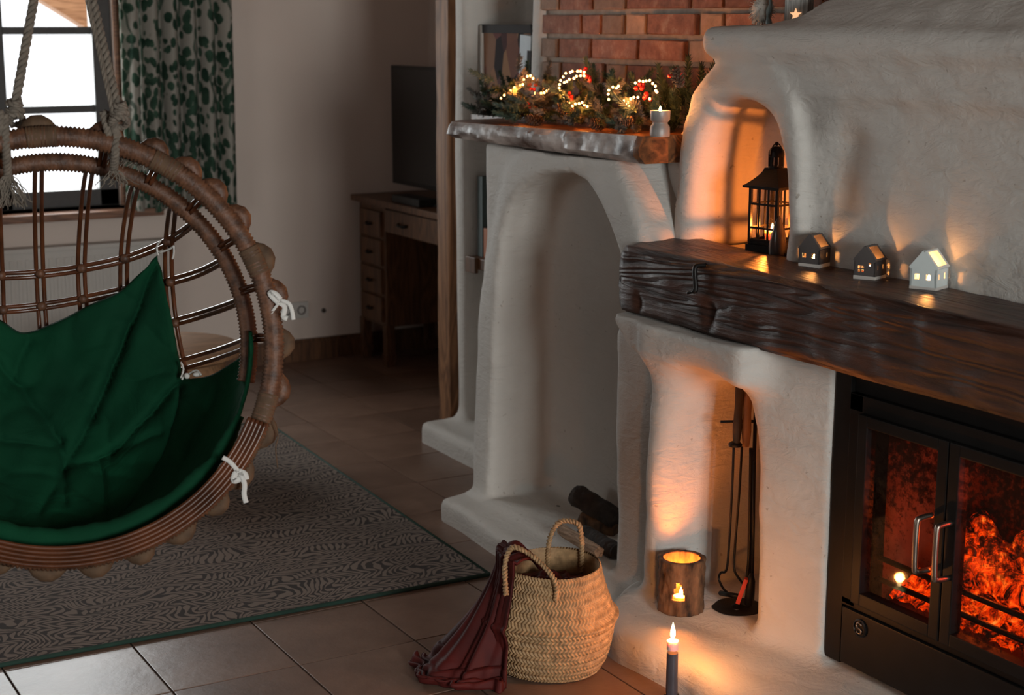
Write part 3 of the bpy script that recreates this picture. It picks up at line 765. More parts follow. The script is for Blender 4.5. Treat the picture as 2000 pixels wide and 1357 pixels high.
# mantel beam (weathered, cracked)
def noise3(x, y, z): return mnoise.noise(Vector((x, y, z)))
def beam():
    n = 260; xs0, xs1, zb, zt = 2.352, 2.625, 0.829, 1.016
    sec = []
    K = 15
    for i in range(K): sec.append((xs0, zb+(zt-zb)*i/K, 0))
    for i in range(K): sec.append((xs0+(xs1-xs0)*i/K, zt, 1))
    for i in range(4): sec.append((xs1, zt-(zt-zb)*i/4, 2))
    for i in range(K): sec.append((xs1-(xs1-xs0)*i/K, zb, 3))
    P = []
    for j in range(n+1):
        t = j/n; row = []
        for (x, z, s_) in sec:
            yend = 3.55+(x-xs0)*0.62-0.0
            y = 1.5+(yend-1.5)*t
            dz = 0.014*noise3(y*3, x*6, 1.3)+0.005*noise3(y*14, x*20, z*20)
            grain = 0.0028*noise3(y*5, 3, z*95+2*noise3(y*3, 0, z*8))
            cx = abs((z-(zb+zt)/2)/((zt-zb)/2)); ex = abs((x-(xs0+xs1)/2)/((xs1-xs0)/2))
            rnd = 0.016*max(0, min(cx, ex)-0.86)/0.14
            nx = 0.014*noise3(y*2.3, 7.7, z*4)+0.006*noise3(y*11, 2, z*18)+grain
            crack = 0
            for (yc, zc, wl, dp) in ((3.05, 0.90, 0.20, 0.010), (3.35, 0.885, 0.14, 0.008), (2.7, 0.93, 0.3, 0.005), (3.0, 0.955, 0.1, 0.006)):
                crack += dp*math.exp(-((z-zc-0.02*noise3(y*6, 0, 9))/0.005)**2)*math.exp(-((y-yc)/wl)**2)
            for (yc, zc, r_, dp) in ((3.13, 0.885, 0.02, 0.016), (3.44, 0.87, 0.014, 0.010), (2.42, 0.955, 0.03, 0.006)):
                crack += dp*math.exp(-(((z-zc)/(r_*1.6))**2+((y-yc)/r_)**2))
            px_, pz_ = x, z
            if s_ == 0: px_ += nx+crack
            if s_ == 1: pz_ += dz*0.45-0.002*abs(noise3(y*6, x*90, 0))
            if s_ == 3: pz_ -= dz*0.3-0.002
            if x < (xs0+xs1)/2: px_ += rnd
            pz_ -= rnd*math.copysign(1, z-(zb+zt)/2)
            if t > 0.985:
                q = (t-0.985)/0.015; px_ += (0.012*q)*(1 if x < (xs0+xs1)/2 else -1); pz_ -= 0.012*q*math.copysign(1, z-(zb+zt)/2)
            yo = 0.008*noise3(x*14, z*16, 4)*(t > 0.9)
            row.append(Vector((px_, y+yo, pz_)))
        row.append(row[0].copy()); P.append(row)
    mb = MB(); mb.grid(P)
    nv = len(P[0]); mb.f.append(tuple(range(nv-1))); base = n*nv; mb.f.append(tuple(base+k for k in range(nv-2, -1, -1)))
    return mb
wobj('mantel_beam', beam(), M['beam'], fp, smooth=True, label='thick dark weathered timber mantel beam')
# iron staple driven in the beam
p = at(1366, 522, X=2.352)
mb = MB(); mb.tube(spline([(2.37, p.y, p.z+0.004), (2.345, p.y+0.002, p.z+0.004), (2.338, p.y, p.z-0.01), (2.34, p.y-0.003, p.z-0.052), (2.337, p.y+0.001, p.z-0.06), (2.332, p.y+0.02, p.z-0.066)], 5), [0.006]*5+[0.0065]*16+[0.004]*5, 8)
wobj('iron_hook', mb, M['blackiron'], fp, smooth=True, label='small black iron hook driven into the beam')

# ------------------------------------------------------------------ log store: arched niche and plinth
ls = thing('log_store', 'white plastered arched firewood niche on a low plinth', 'niche', (2.6, 3.95, 0))
def f_log(X, Y, Z):
    lean = np.clip(Z, 0, 1.25)*0.055
    ny = Y-3.965
    pw = np.where(ny > 0, 10.0, 4.0)
    outer = np.sqrt((ny/0.50)**2+(np.maximum(Z, 0)/1.30)**4+1e-6)-1
    rim = smax(np.maximum(outer*0.42, X-2.82), 2.385+lean-X, 0.035)
    faceL = sbox(X, Y, Z, 2.415, 2.85, 3.9, 4.475, -0.1, 1.225, 0.02)
    faceR = smin(sbox(X, Y, Z, 2.565, 2.85, 3.70, 4.2, -0.1, 1.225, 0.02), sbox(X, Y, Z, 2.565, 2.85, 3.36, 4.2, -0.1, 0.82, 0.02), 0.03)
    faceB = smax(sbox(X, Y, Z, 2.385, 2.85, 3.36, 3.7, -0.1, 0.80, 0.03), (Z-0.80)*0.8+(2.62-X)*0.3-0.07, 0.06)
    d = smin(smin(rim, smax(faceL, lean*0.6+2.415-X, 0.02), 0.05), faceR, 0.07)
    d = smin(d, faceB, 0.07)
    cav = np.sqrt((ny/0.385)**2+(np.maximum(Z, 0)/1.165)**pw+1e-6)-1
    cav = smax(np.maximum(cav*0.36, 0.07-Z), X-2.635, 0.05)
    cav = np.maximum(cav, 0.072-Z)
    d = smax(d, -cav, 0.03)
    pe = 2.262+0.012*np.sin(Y*9)
    pl = smax(sbox(X, Y, Z, 2.15, 2.85, 3.36, 4.505+0.0, -0.1, 0.074, 0.022), (pe-X), 0.03)
    pl = smax(pl, (Y-4.47)*0.6-(X-2.262)*0.25, 0.03)
    d = smin(d, pl, 0.035)
    d = np.maximum(d, Z-1.222)
    return d+wob(X, Y, Z, 0.0035, 14, 21)+wob(X, Y, Z, 0.0010, 48, 22)
wobj('niche_body', surf_nets(f_log, (2.12, 3.16, -0.03), (2.9, 4.58, 1.25), 0.0105), M['plaster'], ls, smooth=True, fix=False)

# live-edge shelf on top of the log store
def shelf_slab():
    n = 90; Pt = []; up = []
    P = []
    for j in range(n+1):
        t = j/n; y = 3.60+(4.70-3.60)*t
        xf = 2.455-0.075*t+0.012*noise3(y*4, 1, 1)
        if t > 0.9: xf += (t-0.9)**2*14
        zt_ = 1.298-0.012*t; th_ = 0.076-0.026*t
        xb = 2.83
        row = []
        for (u, v) in ((0.012, 0), (0.002, -0.25), (0.0, -0.5), (0.003, -0.75), (0.02, -1.0)):
            nn = (0.012*noise3(y*9, v*3, 2)+0.007*noise3(y*30, v*8, 5)) if 0 > v > -1 else 0.004*noise3(y*20, 1, 1)
            kn = -0.02*math.exp(-((y-3.93)/0.02)**2)*(v > -0.8)
            row.append(Vector((xf+u+nn-kn*-1*0.5, y, zt_+th_*v)))
        for q in (0.1, 0.5, 1): row.append(Vector((xf+0.02+(xb-xf-0.02)*q, y, zt_-th_)))
        row.append(Vector((xb, y, zt_)))
        for q in (0.7, 0.4, 0.15): row.append(Vector((xf+0.012+(xb-xf)*q, y, zt_+0.003*noise3(y*5, q*5, 0))))
        row.append(row[0].copy()); P.append(row)
    mb = MB(); mb.grid(P); nv = len(P[0])
    mb.f.append(tuple(range(nv-1))); mb.f.append(tuple(n*nv+k for k in range(nv-2, -1, -1)))
    return mb, nv
mb, nv = shelf_slab()
M['liveedge'] = simple('debarked_live_edge', (0.62, 0.54, 0.50), 0.4, var=0.0, scale=22, bump=0.6, bscale=45, bdist=0.004, stretch=(1, 0.5, 1), col2=(0.07, 0.035, 0.024))
so = obj('wall_shelf', mb, M['shelf_top'], smooth='auto')
so.data.materials.append(M['liveedge'])
for pl in so.data.polygons:
    c = pl.center
    xs = [so.data.vertices[v].co for v in pl.vertices]
    if len(pl.vertices) == 4 and abs(pl.normal.x) > 0.45 and c.x < 2.6 and c.y > 3.62: pl.material_index = 1
tag(so, 'live-edge wooden shelf with a pale bark edge, under the fir garland', 'shelf')
bpy.context.view_layer.update()

# ------------------------------------------------------------------ wood stove
sv = thing('wood_stove', 'black built-in wood stove with two glass doors and a fire burning', 'stove', (2.6, 2.3, 0.1))
SX = 2.452
mb = MB()
# casing around the firebox
mb.box(2.50, 2.90, 1.90, 1.93, 0.1, 0.80); mb.box(2.50, 2.90, 2.69, 2.72, 0.1, 0.80); mb.box(2.87, 2.90, 1.93, 2.69, 0.1, 0.80)
mb.box(2.50, 2.87, 1.93, 2.69, 0.77, 0.80); mb.box(2.50, 2.87, 1.93, 2.69, 0.1, 0.13)
wobj('casing', mb, M['black'], sv)
mb = MB(); mb.box(SX, SX+0.05, 2.715, 2.768, 0.1, 0.83); mb.box(SX+0.012, SX+0.06, 1.87, 2.768, 0.765, 0.83); wobj('surround_panel', mb, M['black'], sv, bevel=0.002)
mb = MB()
mb.box(SX-0.004, SX+0.04, 2.668, 2.712, 0.255, 0.765); mb.box(SX-0.004, SX+0.04, 1.93, 1.965, 0.255, 0.765)
mb.box(SX-0.004, SX+0.04, 1.93, 2.712, 0.725, 0.765); mb.box(SX-0.004, SX+0.04, 1.93, 2.712, 0.252, 0.272)
wobj('front_frame', mb, M['black'], sv, bevel=0.002)
def door(ya, yb, hy, nm):
    d = MB(); z0, z1 = 0.272, 0.725; w_ = 0.030
    d.box(SX-0.018, SX+0.014, ya, ya+w_, z0, z1); d.box(SX-0.018, SX+0.014, yb-w_, yb, z0, z1)
    d.box(SX-0.018, SX+0.014, ya+w_, yb-w_, z0, z0+w_); d.box(SX-0.018, SX+0.014, ya+w_, yb-w_, z1-w_*0.9, z1)
    do = wobj('door', d, M['black'], sv, bevel=0.003)
    g_ = MB(); g_.box(SX-0.002, SX+0.003, ya+w_-0.003, yb-w_+0.003, z0+w_-0.003, z1-w_*0.9+0.003)
    g_.v = [tuple(Vector(v)-Vector(sv.location)) for v in g_.v]; obj('glass', g_, M['stoveglass'], do)
    h = MB(); h.tube(spline([(SX-0.015, hy, 0.425), (SX-0.048, hy, 0.427), (SX-0.058, hy, 0.44), (SX-0.058, hy, 0.535), (SX-0.048, hy, 0.548), (SX-0.015, hy, 0.55)], 4), 0.0065, 10)
    h.v = [tuple(Vector(v)-Vector(sv.location)) for v in h.v]; obj('handle', h, M['chrome'], do, smooth=True, label='chrome loop handle')
door(2.385, 2.668, 2.425, 'l'); door(1.965, 2.381, 2.365, 'r')
mb = MB(); mb.box(SX-0.012, SX+0.04, 1.90, 2.700, 0.112, 0.250); dr = wobj('ash_drawer', mb, M['black'], sv, bevel=0.003)
p = at(1681, 1226, X=SX-0.012)
mb = MB(); mb.lathe([(0.0, 0), (0.021, 0), (0.022, 0.004), (0.018, 0.006), (0.017, 0.003), (0.0, 0.003)], n=28, M=T(p.x, p.y, p.z) @ RY(-PI/2), cap=False)
mb.v = [tuple(Vector(v)-Vector(sv.location)) for v in mb.v]; obj('air_dial', mb, M['blackiron'], dr, smooth='auto')
def arcpts(cx, cy, r, a0, a1, n=7): return [(cx+r*math.cos(a0+(a1-a0)*i/n), cy+r*math.sin(a0+(a1-a0)*i/n)) for i in range(n+1)]
s2 = arcpts(0, 0.006, 0.006, 0.2, PI*1.5)+arcpts(0, -0.006, 0.006, PI*0.5, -PI*0.9)[1:]
mb = MB(); mb.tube([(p.x-0.006, p.y-q[0]*1.4, p.z+q[1]*1.1) for q in s2], 0.0018, 6)
mb.v = [tuple(Vector(v)-Vector(sv.location)) for v in mb.v]; obj('dial_emblem', mb, M['chrome'], dr, smooth=True)
# firebox lining
mb = MB(); mb.box(2.83, 2.868, 1.935, 2.685, 0.16, 0.765); mb.box(2.515, 2.83, 2.65, 2.685, 0.16, 0.765); mb.box(2.515, 2.83, 1.935, 1.97, 0.16, 0.765)
wobj('firebrick_lining', mb, M['firebrick'], sv)
mb = MB(); mb.box(2.50, 2.83, 1.97, 2.65, 0.20, 0.262); wobj('grate_floor', mb, M['firebrick'], sv)
for k in range(2):
    mb = MB(); z = 0.318+0.052*k; mb.tube([(2.512, 1.96, z), (2.512, 2.66, z)], 0.007, 8); wobj('retaining_bar', mb, M['blackiron'], sv, smooth=True)
# ember bed
P = []
for i in range(26):
    row = []
    for j in range(60):
        x = 2.53+0.29*i/25; y = 1.98+0.66*j/59
        row.append(Vector((x, y, 0.275+0.05*math.sin(PI*i/25)+0.03*abs(noise3(x*24, y*24, 0))+0.018*noise3(x*60, y*60, 3))))
    P.append(row)
mb = MB(); mb.grid(P); e = wobj('ember_bed', mb, M['ember'], sv, smooth=True); e['kind'] = 'stuff'
rl = random.Random(4)
def log_mesh(a, b_, r, seed, n=14, m=12, amp=0.2):
    a = Vector(a); b_ = Vector(b_); pts = [a.lerp(b_, i/m) for i in range(m+1)]
    mb = MB(); mb.tube(pts, [r*(0.9 if i in (0, m) else 1)*(1+amp*0.4*noise3(i*0.5, seed, 0)) for i in range(m+1)], n)
    out = []
    for k, v in enumerate(mb.v):
        q = Vector(v); nn = noise3(q.x*28+seed, q.y*28, q.z*28); c = a+(b_-a)*max(0, min(1, (q-a).dot(b_-a)/(b_-a).length_squared))
        out.append(tuple(c+(q-c)*(1+amp*nn)))
    mb.v = out; return mb
for (a, b_, r) in [((2.62, 2.03, 0.375), (2.63, 2.55, 0.36), 0.042), ((2.73, 2.08, 0.37), (2.72, 2.62, 0.385), 0.045), ((2.66, 2.06, 0.47), (2.72, 2.42, 0.44), 0.032), ((2.59, 2.30, 0.355), (2.77, 2.60, 0.44), 0.028)]:
    lg = tag(obj('burning_log', log_mesh(a, b_, r, a[1]*9), M['hotlog'], smooth=True), '', 'log', 'charred glowing logs inside the stove')
    lg['label'] = {2.03: 'long charred log lying at the front of the stove fire', 2.08: 'long charred log lying at the back of the stove fire', 2.06: 'glowing log lying on top of the others in the stove', 2.30: 'short charred log leaning crosswise at the left of the stove fire'}[a[1]]
def flame_mb(c, h, w_, seed, th_=0.35):
    mb = MB(); pr = []
    for i in range(15):
        t = i/14; r = w_*math.sin(PI*min(1, t**0.7))**0.8*(1-t*0.35) if 0 < i < 14 else 0.0006
        pr.append((max(r, 0.0005), h*t))
    mb.lathe(pr, c=(0, 0, 0), n=14)
    mb.v = [(c[0]+x*th_+0.3*w_*noise3(z*9, seed, 0)*(z/h), c[1]+y+0.7*w_*noise3(z*8, seed, 5)*(z/h)*1.5, c[2]+z) for x, y, z in mb.v]
    return mb
fl = thing('fire', 'orange flames licking up behind the right stove door', 'fire', (2.7, 2.2, 0.4))
for i, (y, h, w_) in enumerate([(2.12, 0.30, 0.07), (2.20, 0.27, 0.06), (2.05, 0.31, 0.05), (2.30, 0.20, 0.035), (2.14, 0.22, 0.04)]):
    wobj('flame', flame_mb((2.72+0.02*(i % 2), y, 0.42), h, w_, i*3.3), M['fire'], fl, smooth=True)
point('stove_fire_light', (2.68, 2.15, 0.55), 3.5, (1.0, 0.08, 0.03), 0.06)
point('stove_ember_light', (2.62, 2.45, 0.46), 1.6, (1.0, 0.13, 0.02), 0.05)

# ------------------------------------------------------------------ taper candle in front of the hearth
tc = at(1318, 1250, D=3.77)
tc.x -= 0.006
td = thing('taper_candle', 'lit dark taper candle standing in front of the hearth', 'candle', (tc.x, tc.y, 0))
mb = MB(); mb.lathe([(0.0, 0), (0.034, 0), (0.036, 0.005), (0.018, 0.008), (0.0175, 0.028), (0.0165, 0.030), (0, 0.030)], n=24, cap=False); obj('holder', mb, M['blackiron'], td, smooth='auto')
mb = MB(); mb.lathe([(0.0145, 0.015), (0.0136, tc.z-0.03)], n=20); obj('stem', mb, M['taper'], td, smooth='auto')
mb = MB(); mb.lathe([(0.0138, tc.z-0.022), (0.0134, tc.z-0.006), (0.0140, tc.z), (0.010, tc.z-0.002), (0.0, tc.z-0.004)], n=20, cap=False); obj('melted_top', mb, M['wax'], td, smooth='auto', label='pale melted wax rim')
mb = MB(); mb.tube([(0, 0, tc.z-0.004), (0.0006, 0, tc.z+0.004), (0.0018, 0, tc.z+0.009)], 0.0008, 5); obj('wick', mb, M['twig'], td)
def flame_candle(parent, z, h=0.04, r=0.0055, x=0, y=0):
    mb = MB(); pr = [(0.0004, 0)]+[(r*math.sin(PI*(i/12)**0.62)**0.9, h*i/12) for i in range(1, 12)]+[(0.0003, h)]
    mb.lathe(pr, c=(x, y, z), n=14); return obj('flame', mb, M['flame'], parent, smooth=True)
flame_candle(td, tc.z+0.004, 0.042, 0.0062)
point('taper_light', (tc.x, tc.y, tc.z+0.03), 2.4, (1.0, 0.34, 0.07), 0.012)

# ------------------------------------------------------------------ log tealight holder in the lower niche
lc = at(1337, 1200, Z=0.103); lc.y += 0.045; lc.x += 0.02
R_, H_ = 0.058, 0.142
lt = thing('log_candle_holder', 'hollow bark log candle holder with a tree-shaped cut-out, glowing', 'candle holder', (lc.x, lc.y, 0.1))
va = math.atan2(-lc.y, -lc.x)
def log_shell():
    n = 72; mz = 34; Pn = []
    hole = lambda u, z: (abs(u) < 0.0155*(1.25-(z-0.045)/0.05) and 0.04 < z < 0.092)
    mb = MB(); vo = []; 
    for i in range(mz+1):
        z = H_*i/mz
        for k in range(n):
            a = 2*PI*k/n
            rr = R_*(1+0.07*noise3(math.cos(a)*3, math.sin(a)*3, z*10)+0.13*abs(noise3(math.cos(a)*13, math.sin(a)*13, z*40)))
            vo.append(Vector((rr*math.cos(a), rr*math.sin(a), z)))
    L0 = len(vo)
    for i in range(mz+1):
        z = H_*i/mz
        for k in range(n):
            a = 2*PI*k/n; vo.append(Vector((R_*0.83*math.cos(a), R_*0.83*math.sin(a), z)))
    f = []; hs = set()
    for i in range(mz):
        for k in range(n):
            a = 2*PI*(k+0.5)/n; da = (a-va+PI) % (2*PI)-PI
            if abs(da) < 1 and hole((da+0.12)*R_, H_*(i+0.5)/mz): hs.add((i, k))
    def q(L, i, k): return L+i*n+k % n
    for i in range(mz):
        for k in range(n):
            if (i, k) in hs: continue
            f.append((q(0, i, k), q(0, i, k+1), q(0, i+1, k+1), q(0, i+1, k)))
            f.append((q(L0, i, k), q(L0, i+1, k), q(L0, i+1, k+1), q(L0, i, k+1)))
            for (di, dk, e0, e1) in ((0, -1, (i, k), (i+1, k)), (0, 1, (i+1, k+1), (i, k+1)), (-1, 0, (i, k+1), (i, k)), (1, 0, (i+1, k), (i+1, k+1))):
                if (i+di, (k+dk) % n) in hs:
                    f.append((q(0, *e0), q(0, *e1), q(L0, *e1), q(L0, *e0)))
    for k in range(n):
        f.append((q(0, mz, k), q(0, mz, k+1), q(L0, mz, k+1), q(L0, mz, k))); f.append((q(0, 0, k+1), q(0, 0, k), q(L0, 0, k), q(L0, 0, k+1)))
    mb.add(vo, f); return mb
obj('bark_shell', log_shell(), M['barkwarm'], lt, smooth=True, fix=False)
mb = MB(); mb.lathe([(0, 0.0), (R_*0.82, 0.0), (R_*0.82, 0.02), (0, 0.02)], n=30, cap=False); obj('wooden_floor', mb, M['splitwood'], lt)
mb = MB(); mb.lathe([(0, 0.02), (0.019, 0.02), (0.0195, 0.036), (0.018, 0.036), (0.0175, 0.033), (0, 0.033)], n=24, cap=False); obj('tealight', mb, M['wax'], lt, smooth='auto')
flame_candle(lt, 0.036, 0.025, 0.005)
point('log_candle_light', (lc.x, lc.y, 0.1+0.085), 5.2, (1.0, 0.25, 0.035), 0.022)

# ------------------------------------------------------------------ fire tools
bp_ = at(1446, 1192, Z=0.103)
ts = thing('fire_tool_stand', 'black iron fire tool stand with a round dished base, in the niche', 'tool stand', (bp_.x+0.0, bp_.y+0.012, 0.104))
sx0, sy0 = bp_.x, bp_.y+0.012
mb = MB(); mb.lathe([(0, 0.0), (0.060, 0.0), (0.068, 0.006), (0.060, 0.007), (0.02, 0.005), (0.009, 0.012), (0.007, 0.018), (0, 0.018)], n=36, cap=False); obj('base_plate', mb, M['blackiron'], ts, smooth='auto')
mb = MB(); mb.tube([(0.035, -0.005, 0.006), (0.035, -0.005, 0.56)], 0.005, 8); obj('pole', mb, M['blackiron'], ts, smooth=True)
mb = MB(); mb.tube([(-0.045, 0.035, 0.50), (0.035, -0.005, 0.50), (0.085, -0.035, 0.50)], 0.004, 8); obj('hanger_bar', mb, M['blackiron'], ts, smooth=True)
def ipt(x, y, dx=0.0): return at(x, y, X=2.44+dx)
def hnd(mb, top, bot, r):
    mb.tube([Vector(bot).lerp(Vector(top), i/10) for i in range(11)], [r*0.7, r*0.85, r, r*1.05, r, r*0.95, r*0.9, r*0.95, r*1.0, r*1.02, r*0.8], 12)
tg = thing('fire_tongs', 'black fireplace tongs with a long dark handle, leftmost of the hanging tools', 'tongs', tuple(ipt(1440, 870)))
mb = MB(); hnd(mb, ipt(1446, 745), ipt(1438, 868), 0.0115); wobj('handle', mb, M['twig'], tg, smooth=True, label='dark wooden handle')
mb = MB(); mb.lathe([(0, -0.004), (0.017, -0.003), (0.018, 0.003), (0.012, 0.008), (0, 0.008)], n=20, M=T(*ipt(1436, 869)), cap=False); wobj('collar', mb, M['blackiron'], tg, smooth='auto')
mb = MB()
for pl in ([(1433, 872), (1430, 950), (1424, 1060), (1419, 1112), (1408, 1118), (1404, 1130), (1412, 1148), (1424, 1160)],):
    mb.tube(spline([ipt(x, y) for x, y in pl], 5), 0.0032, 8)
wobj('left_arm', mb, M['blackiron'], tg, smooth=True)
mb = MB(); mb.tube(spline([ipt(x, y, 0.005) for x, y in [(1449, 872), (1444, 960), (1436, 1060), (1434, 1110), (1444, 1130), (1456, 1146)]], 5), 0.0032, 8); wobj('right_arm', mb, M['blackiron'], tg, smooth=True)
mb = MB(); a = ipt(1407, 1158); b_ = ipt(1442, 1164); mb.tube([a, b_], 0.007, 8); wobj('grip', mb, M['blackiron'], tg, smooth=True)
pk = thing('fire_poker', 'long black poker hanging behind the pillar edge beside the tongs', 'poker', tuple(ipt(1462, 880)))
mb = MB(); hnd(mb, ipt(1461, 765, 0.02), ipt(1457, 872, 0.02), 0.0115); wobj('handle', mb, M['postwood'], pk, smooth=True, label='reddish wooden handle')
mb = MB(); mb.tube(spline([ipt(x, y, 0.02) for x, y in [(1467, 875), (1465, 1000), (1463, 1090), (1459, 1130)]], 5), 0.005, 8); wobj('shaft', mb, M['blackiron'], pk, smooth=True)
brs = thing('fire_shovel', 'small black hearth shovel with an edge coloured as lit red, leaning above the stand base', 'shovel', tuple(ipt(1450, 1150)))
a = ipt(1458, 1130, -0.012); b_ = ipt(1441, 1177, -0.012)
mb = MB(); mb.tube([a, b_], 0.0075, 4); wobj('red_lit_strip', mb, M['redlit'], brs, label='shovel edge coloured as lit red')
mb = MB(); c1 = ipt(1468, 1120, 0.0); c2 = ipt(1462, 1190, 0.0); mb.tube([c1, c1.lerp(c2, 0.2), c1.lerp(c2, 0.85)], [0.005, 0.011, 0.013], 8); wobj('blade', mb, M['blackiron'], brs, smooth=True)
mb = MB(); mb.tube([ipt(1470, 1125, 0.01), ipt(1474, 900, 0.02)], 0.0035, 8); wobj('rod', mb, M['blackiron'], brs, smooth=True)

# ------------------------------------------------------------------ upper niche lantern
BT = 1.012
lp = at(1506, 497, Z=BT); lx, ly = lp.x+0.035, lp.y+0.035
la = math.radians(12)
ln = thing('lantern', 'tall black metal lantern with small panes standing in the arched niche', 'lantern', (lx, ly, BT+0.003), la)
hw = 0.044
mb = MB(); mb.box(-hw-0.008, hw+0.008, -hw-0.008, hw+0.008, 0, 0.018); mb.box(-hw-0.003, hw+0.003, -hw-0.003, hw+0.003, 0.018, 0.026); obj('base', mb, M['blackiron'], ln, bevel=0.0015)
for sx in (-1, 1):
    for sy in (-1, 1):
        mb = MB(); mb.box(sx*hw-0.004, sx*hw+0.004, sy*hw-0.004, sy*hw+0.004, 0.024, 0.172); obj('corner_post', mb, M['blackiron'], ln)
for k in range(4):
    mb = MB(); Mk = RZ(k*PI/2)
    for u in (-0.0147, 0.0147): mb.box(hw-0.0015, hw+0.0015, u-0.0026, u+0.0026, 0.026, 0.17, Mk)
    for z in (0.062, 0.124): mb.box(hw-0.0018, hw+0.0018, -hw, hw, z-0.0026, z+0.0026, Mk)
    mb.box(hw-0.002, hw+0.002, -hw, hw, 0.026, 0.033, Mk); mb.box(hw-0.002, hw+0.002, -hw, hw, 0.163, 0.172, Mk)
    gr_ = obj('pane_grid', mb, M['blackiron'], ln)
    mb = MB(); mb.box(hw-0.0035, hw-0.0025, -hw+0.004, hw-0.004, 0.033, 0.163, Mk); obj('pane', mb, M['glass'], ln)
# curved square roof
P = []
for i in range(9):
    t = i/8; s = 0.058*(1-t)**1.5+0.021*(1-(1-t)**1.5); z = 0.172+0.045*t
    P.append([Vector((sx*s, sy*s, z)) for sx, sy in ((-1, -1), (0, -1), (1, -1), (1, 0), (1, 1), (0, 1), (-1, 1), (-1, 0), (-1, -1))])
mb = MB(); mb.grid(P); mb.box(-0.06, 0.06, -0.06, 0.06, 0.166, 0.1725); obj('roof', mb, M['blackiron'], ln)
mb = MB()
mb.lathe([(0.0205, 0.216), (0.0205, 0.222)], n=20)
for k in range(10):
    a = 2*PI*k/10; mb.box(0.0175, 0.0205, -0.004, 0.004, 0.222, 0.245, RZ(a))
mb.lathe([(0.021, 0.245), (0.021, 0.252), (0.0205, 0.258), (0.016, 0.267), (0.009, 0.272), (0.001, 0.273)], n=20)
obj('vented_cupola', mb, M['blackiron'], ln, smooth='auto')
mb = MB(); mb.tube([(0.024*math.cos(a)*0.95, 0.0, 0.252+0.028*math.sin(a)) for a in np.linspace(-0.1, PI+0.1, 16)], 0.0018, 6); mb.ball((0, 0, 0.279), 0.0055)
mb.tube([(-0.028, 0, 0.25), (0.028, 0, 0.25)], 0.0022, 6)
obj('carry_ring', mb, M['blackiron'], ln, smooth=True)
lcd = thing('tealight', 'lit tealight burning inside the black lantern', 'candle', (lx-0.005, ly, BT+0.030))
mb = MB(); mb.lathe([(0, 0), (0.019, 0), (0.020, 0.028), (0.018, 0.028), (0.0175, 0.024), (0, 0.024)], n=24, cap=False); obj('cup', mb, M['wax'], lcd, smooth='auto')
flame_candle(lcd, 0.027, 0.02, 0.0045)
point('lantern_light', (lx-0.005, ly, BT+0.068), 4.6, (1.0, 0.25, 0.035), 0.003)
# little dark tree beside the lantern
tp = at(1519, 499, Z=BT)
tr_ = thing('tree_figurine', 'small dark cone-shaped tree figurine in front of the lantern', 'figurine', (tp.x-0.0, tp.y-0.0, BT))
mb = MB(); mb.lathe([(0, 0.0), (0.017, 0.0), (0.018, 0.012), (0.0195, 0.03), (0.018, 0.055), (0.012, 0.08), (0.006, 0.095), (0.0005, 0.103)], n=20, fn=lambda r, z, a: r*(1+0.06*math.sin(9*a+z*120)), cap=False); obj('cone', mb, M['ceramic_dark'], tr_, smooth=True)
mb = MB(); mb.tube(spline([(-0.021, 0.006, 0.002), (-0.022, 0.006, 0.03), (-0.017, 0.004, 0.06)], 4), 0.0025, 6); obj('silver_icicle', mb, M['silver'], tr_, smooth=True, label='silver icicle leaning on it')

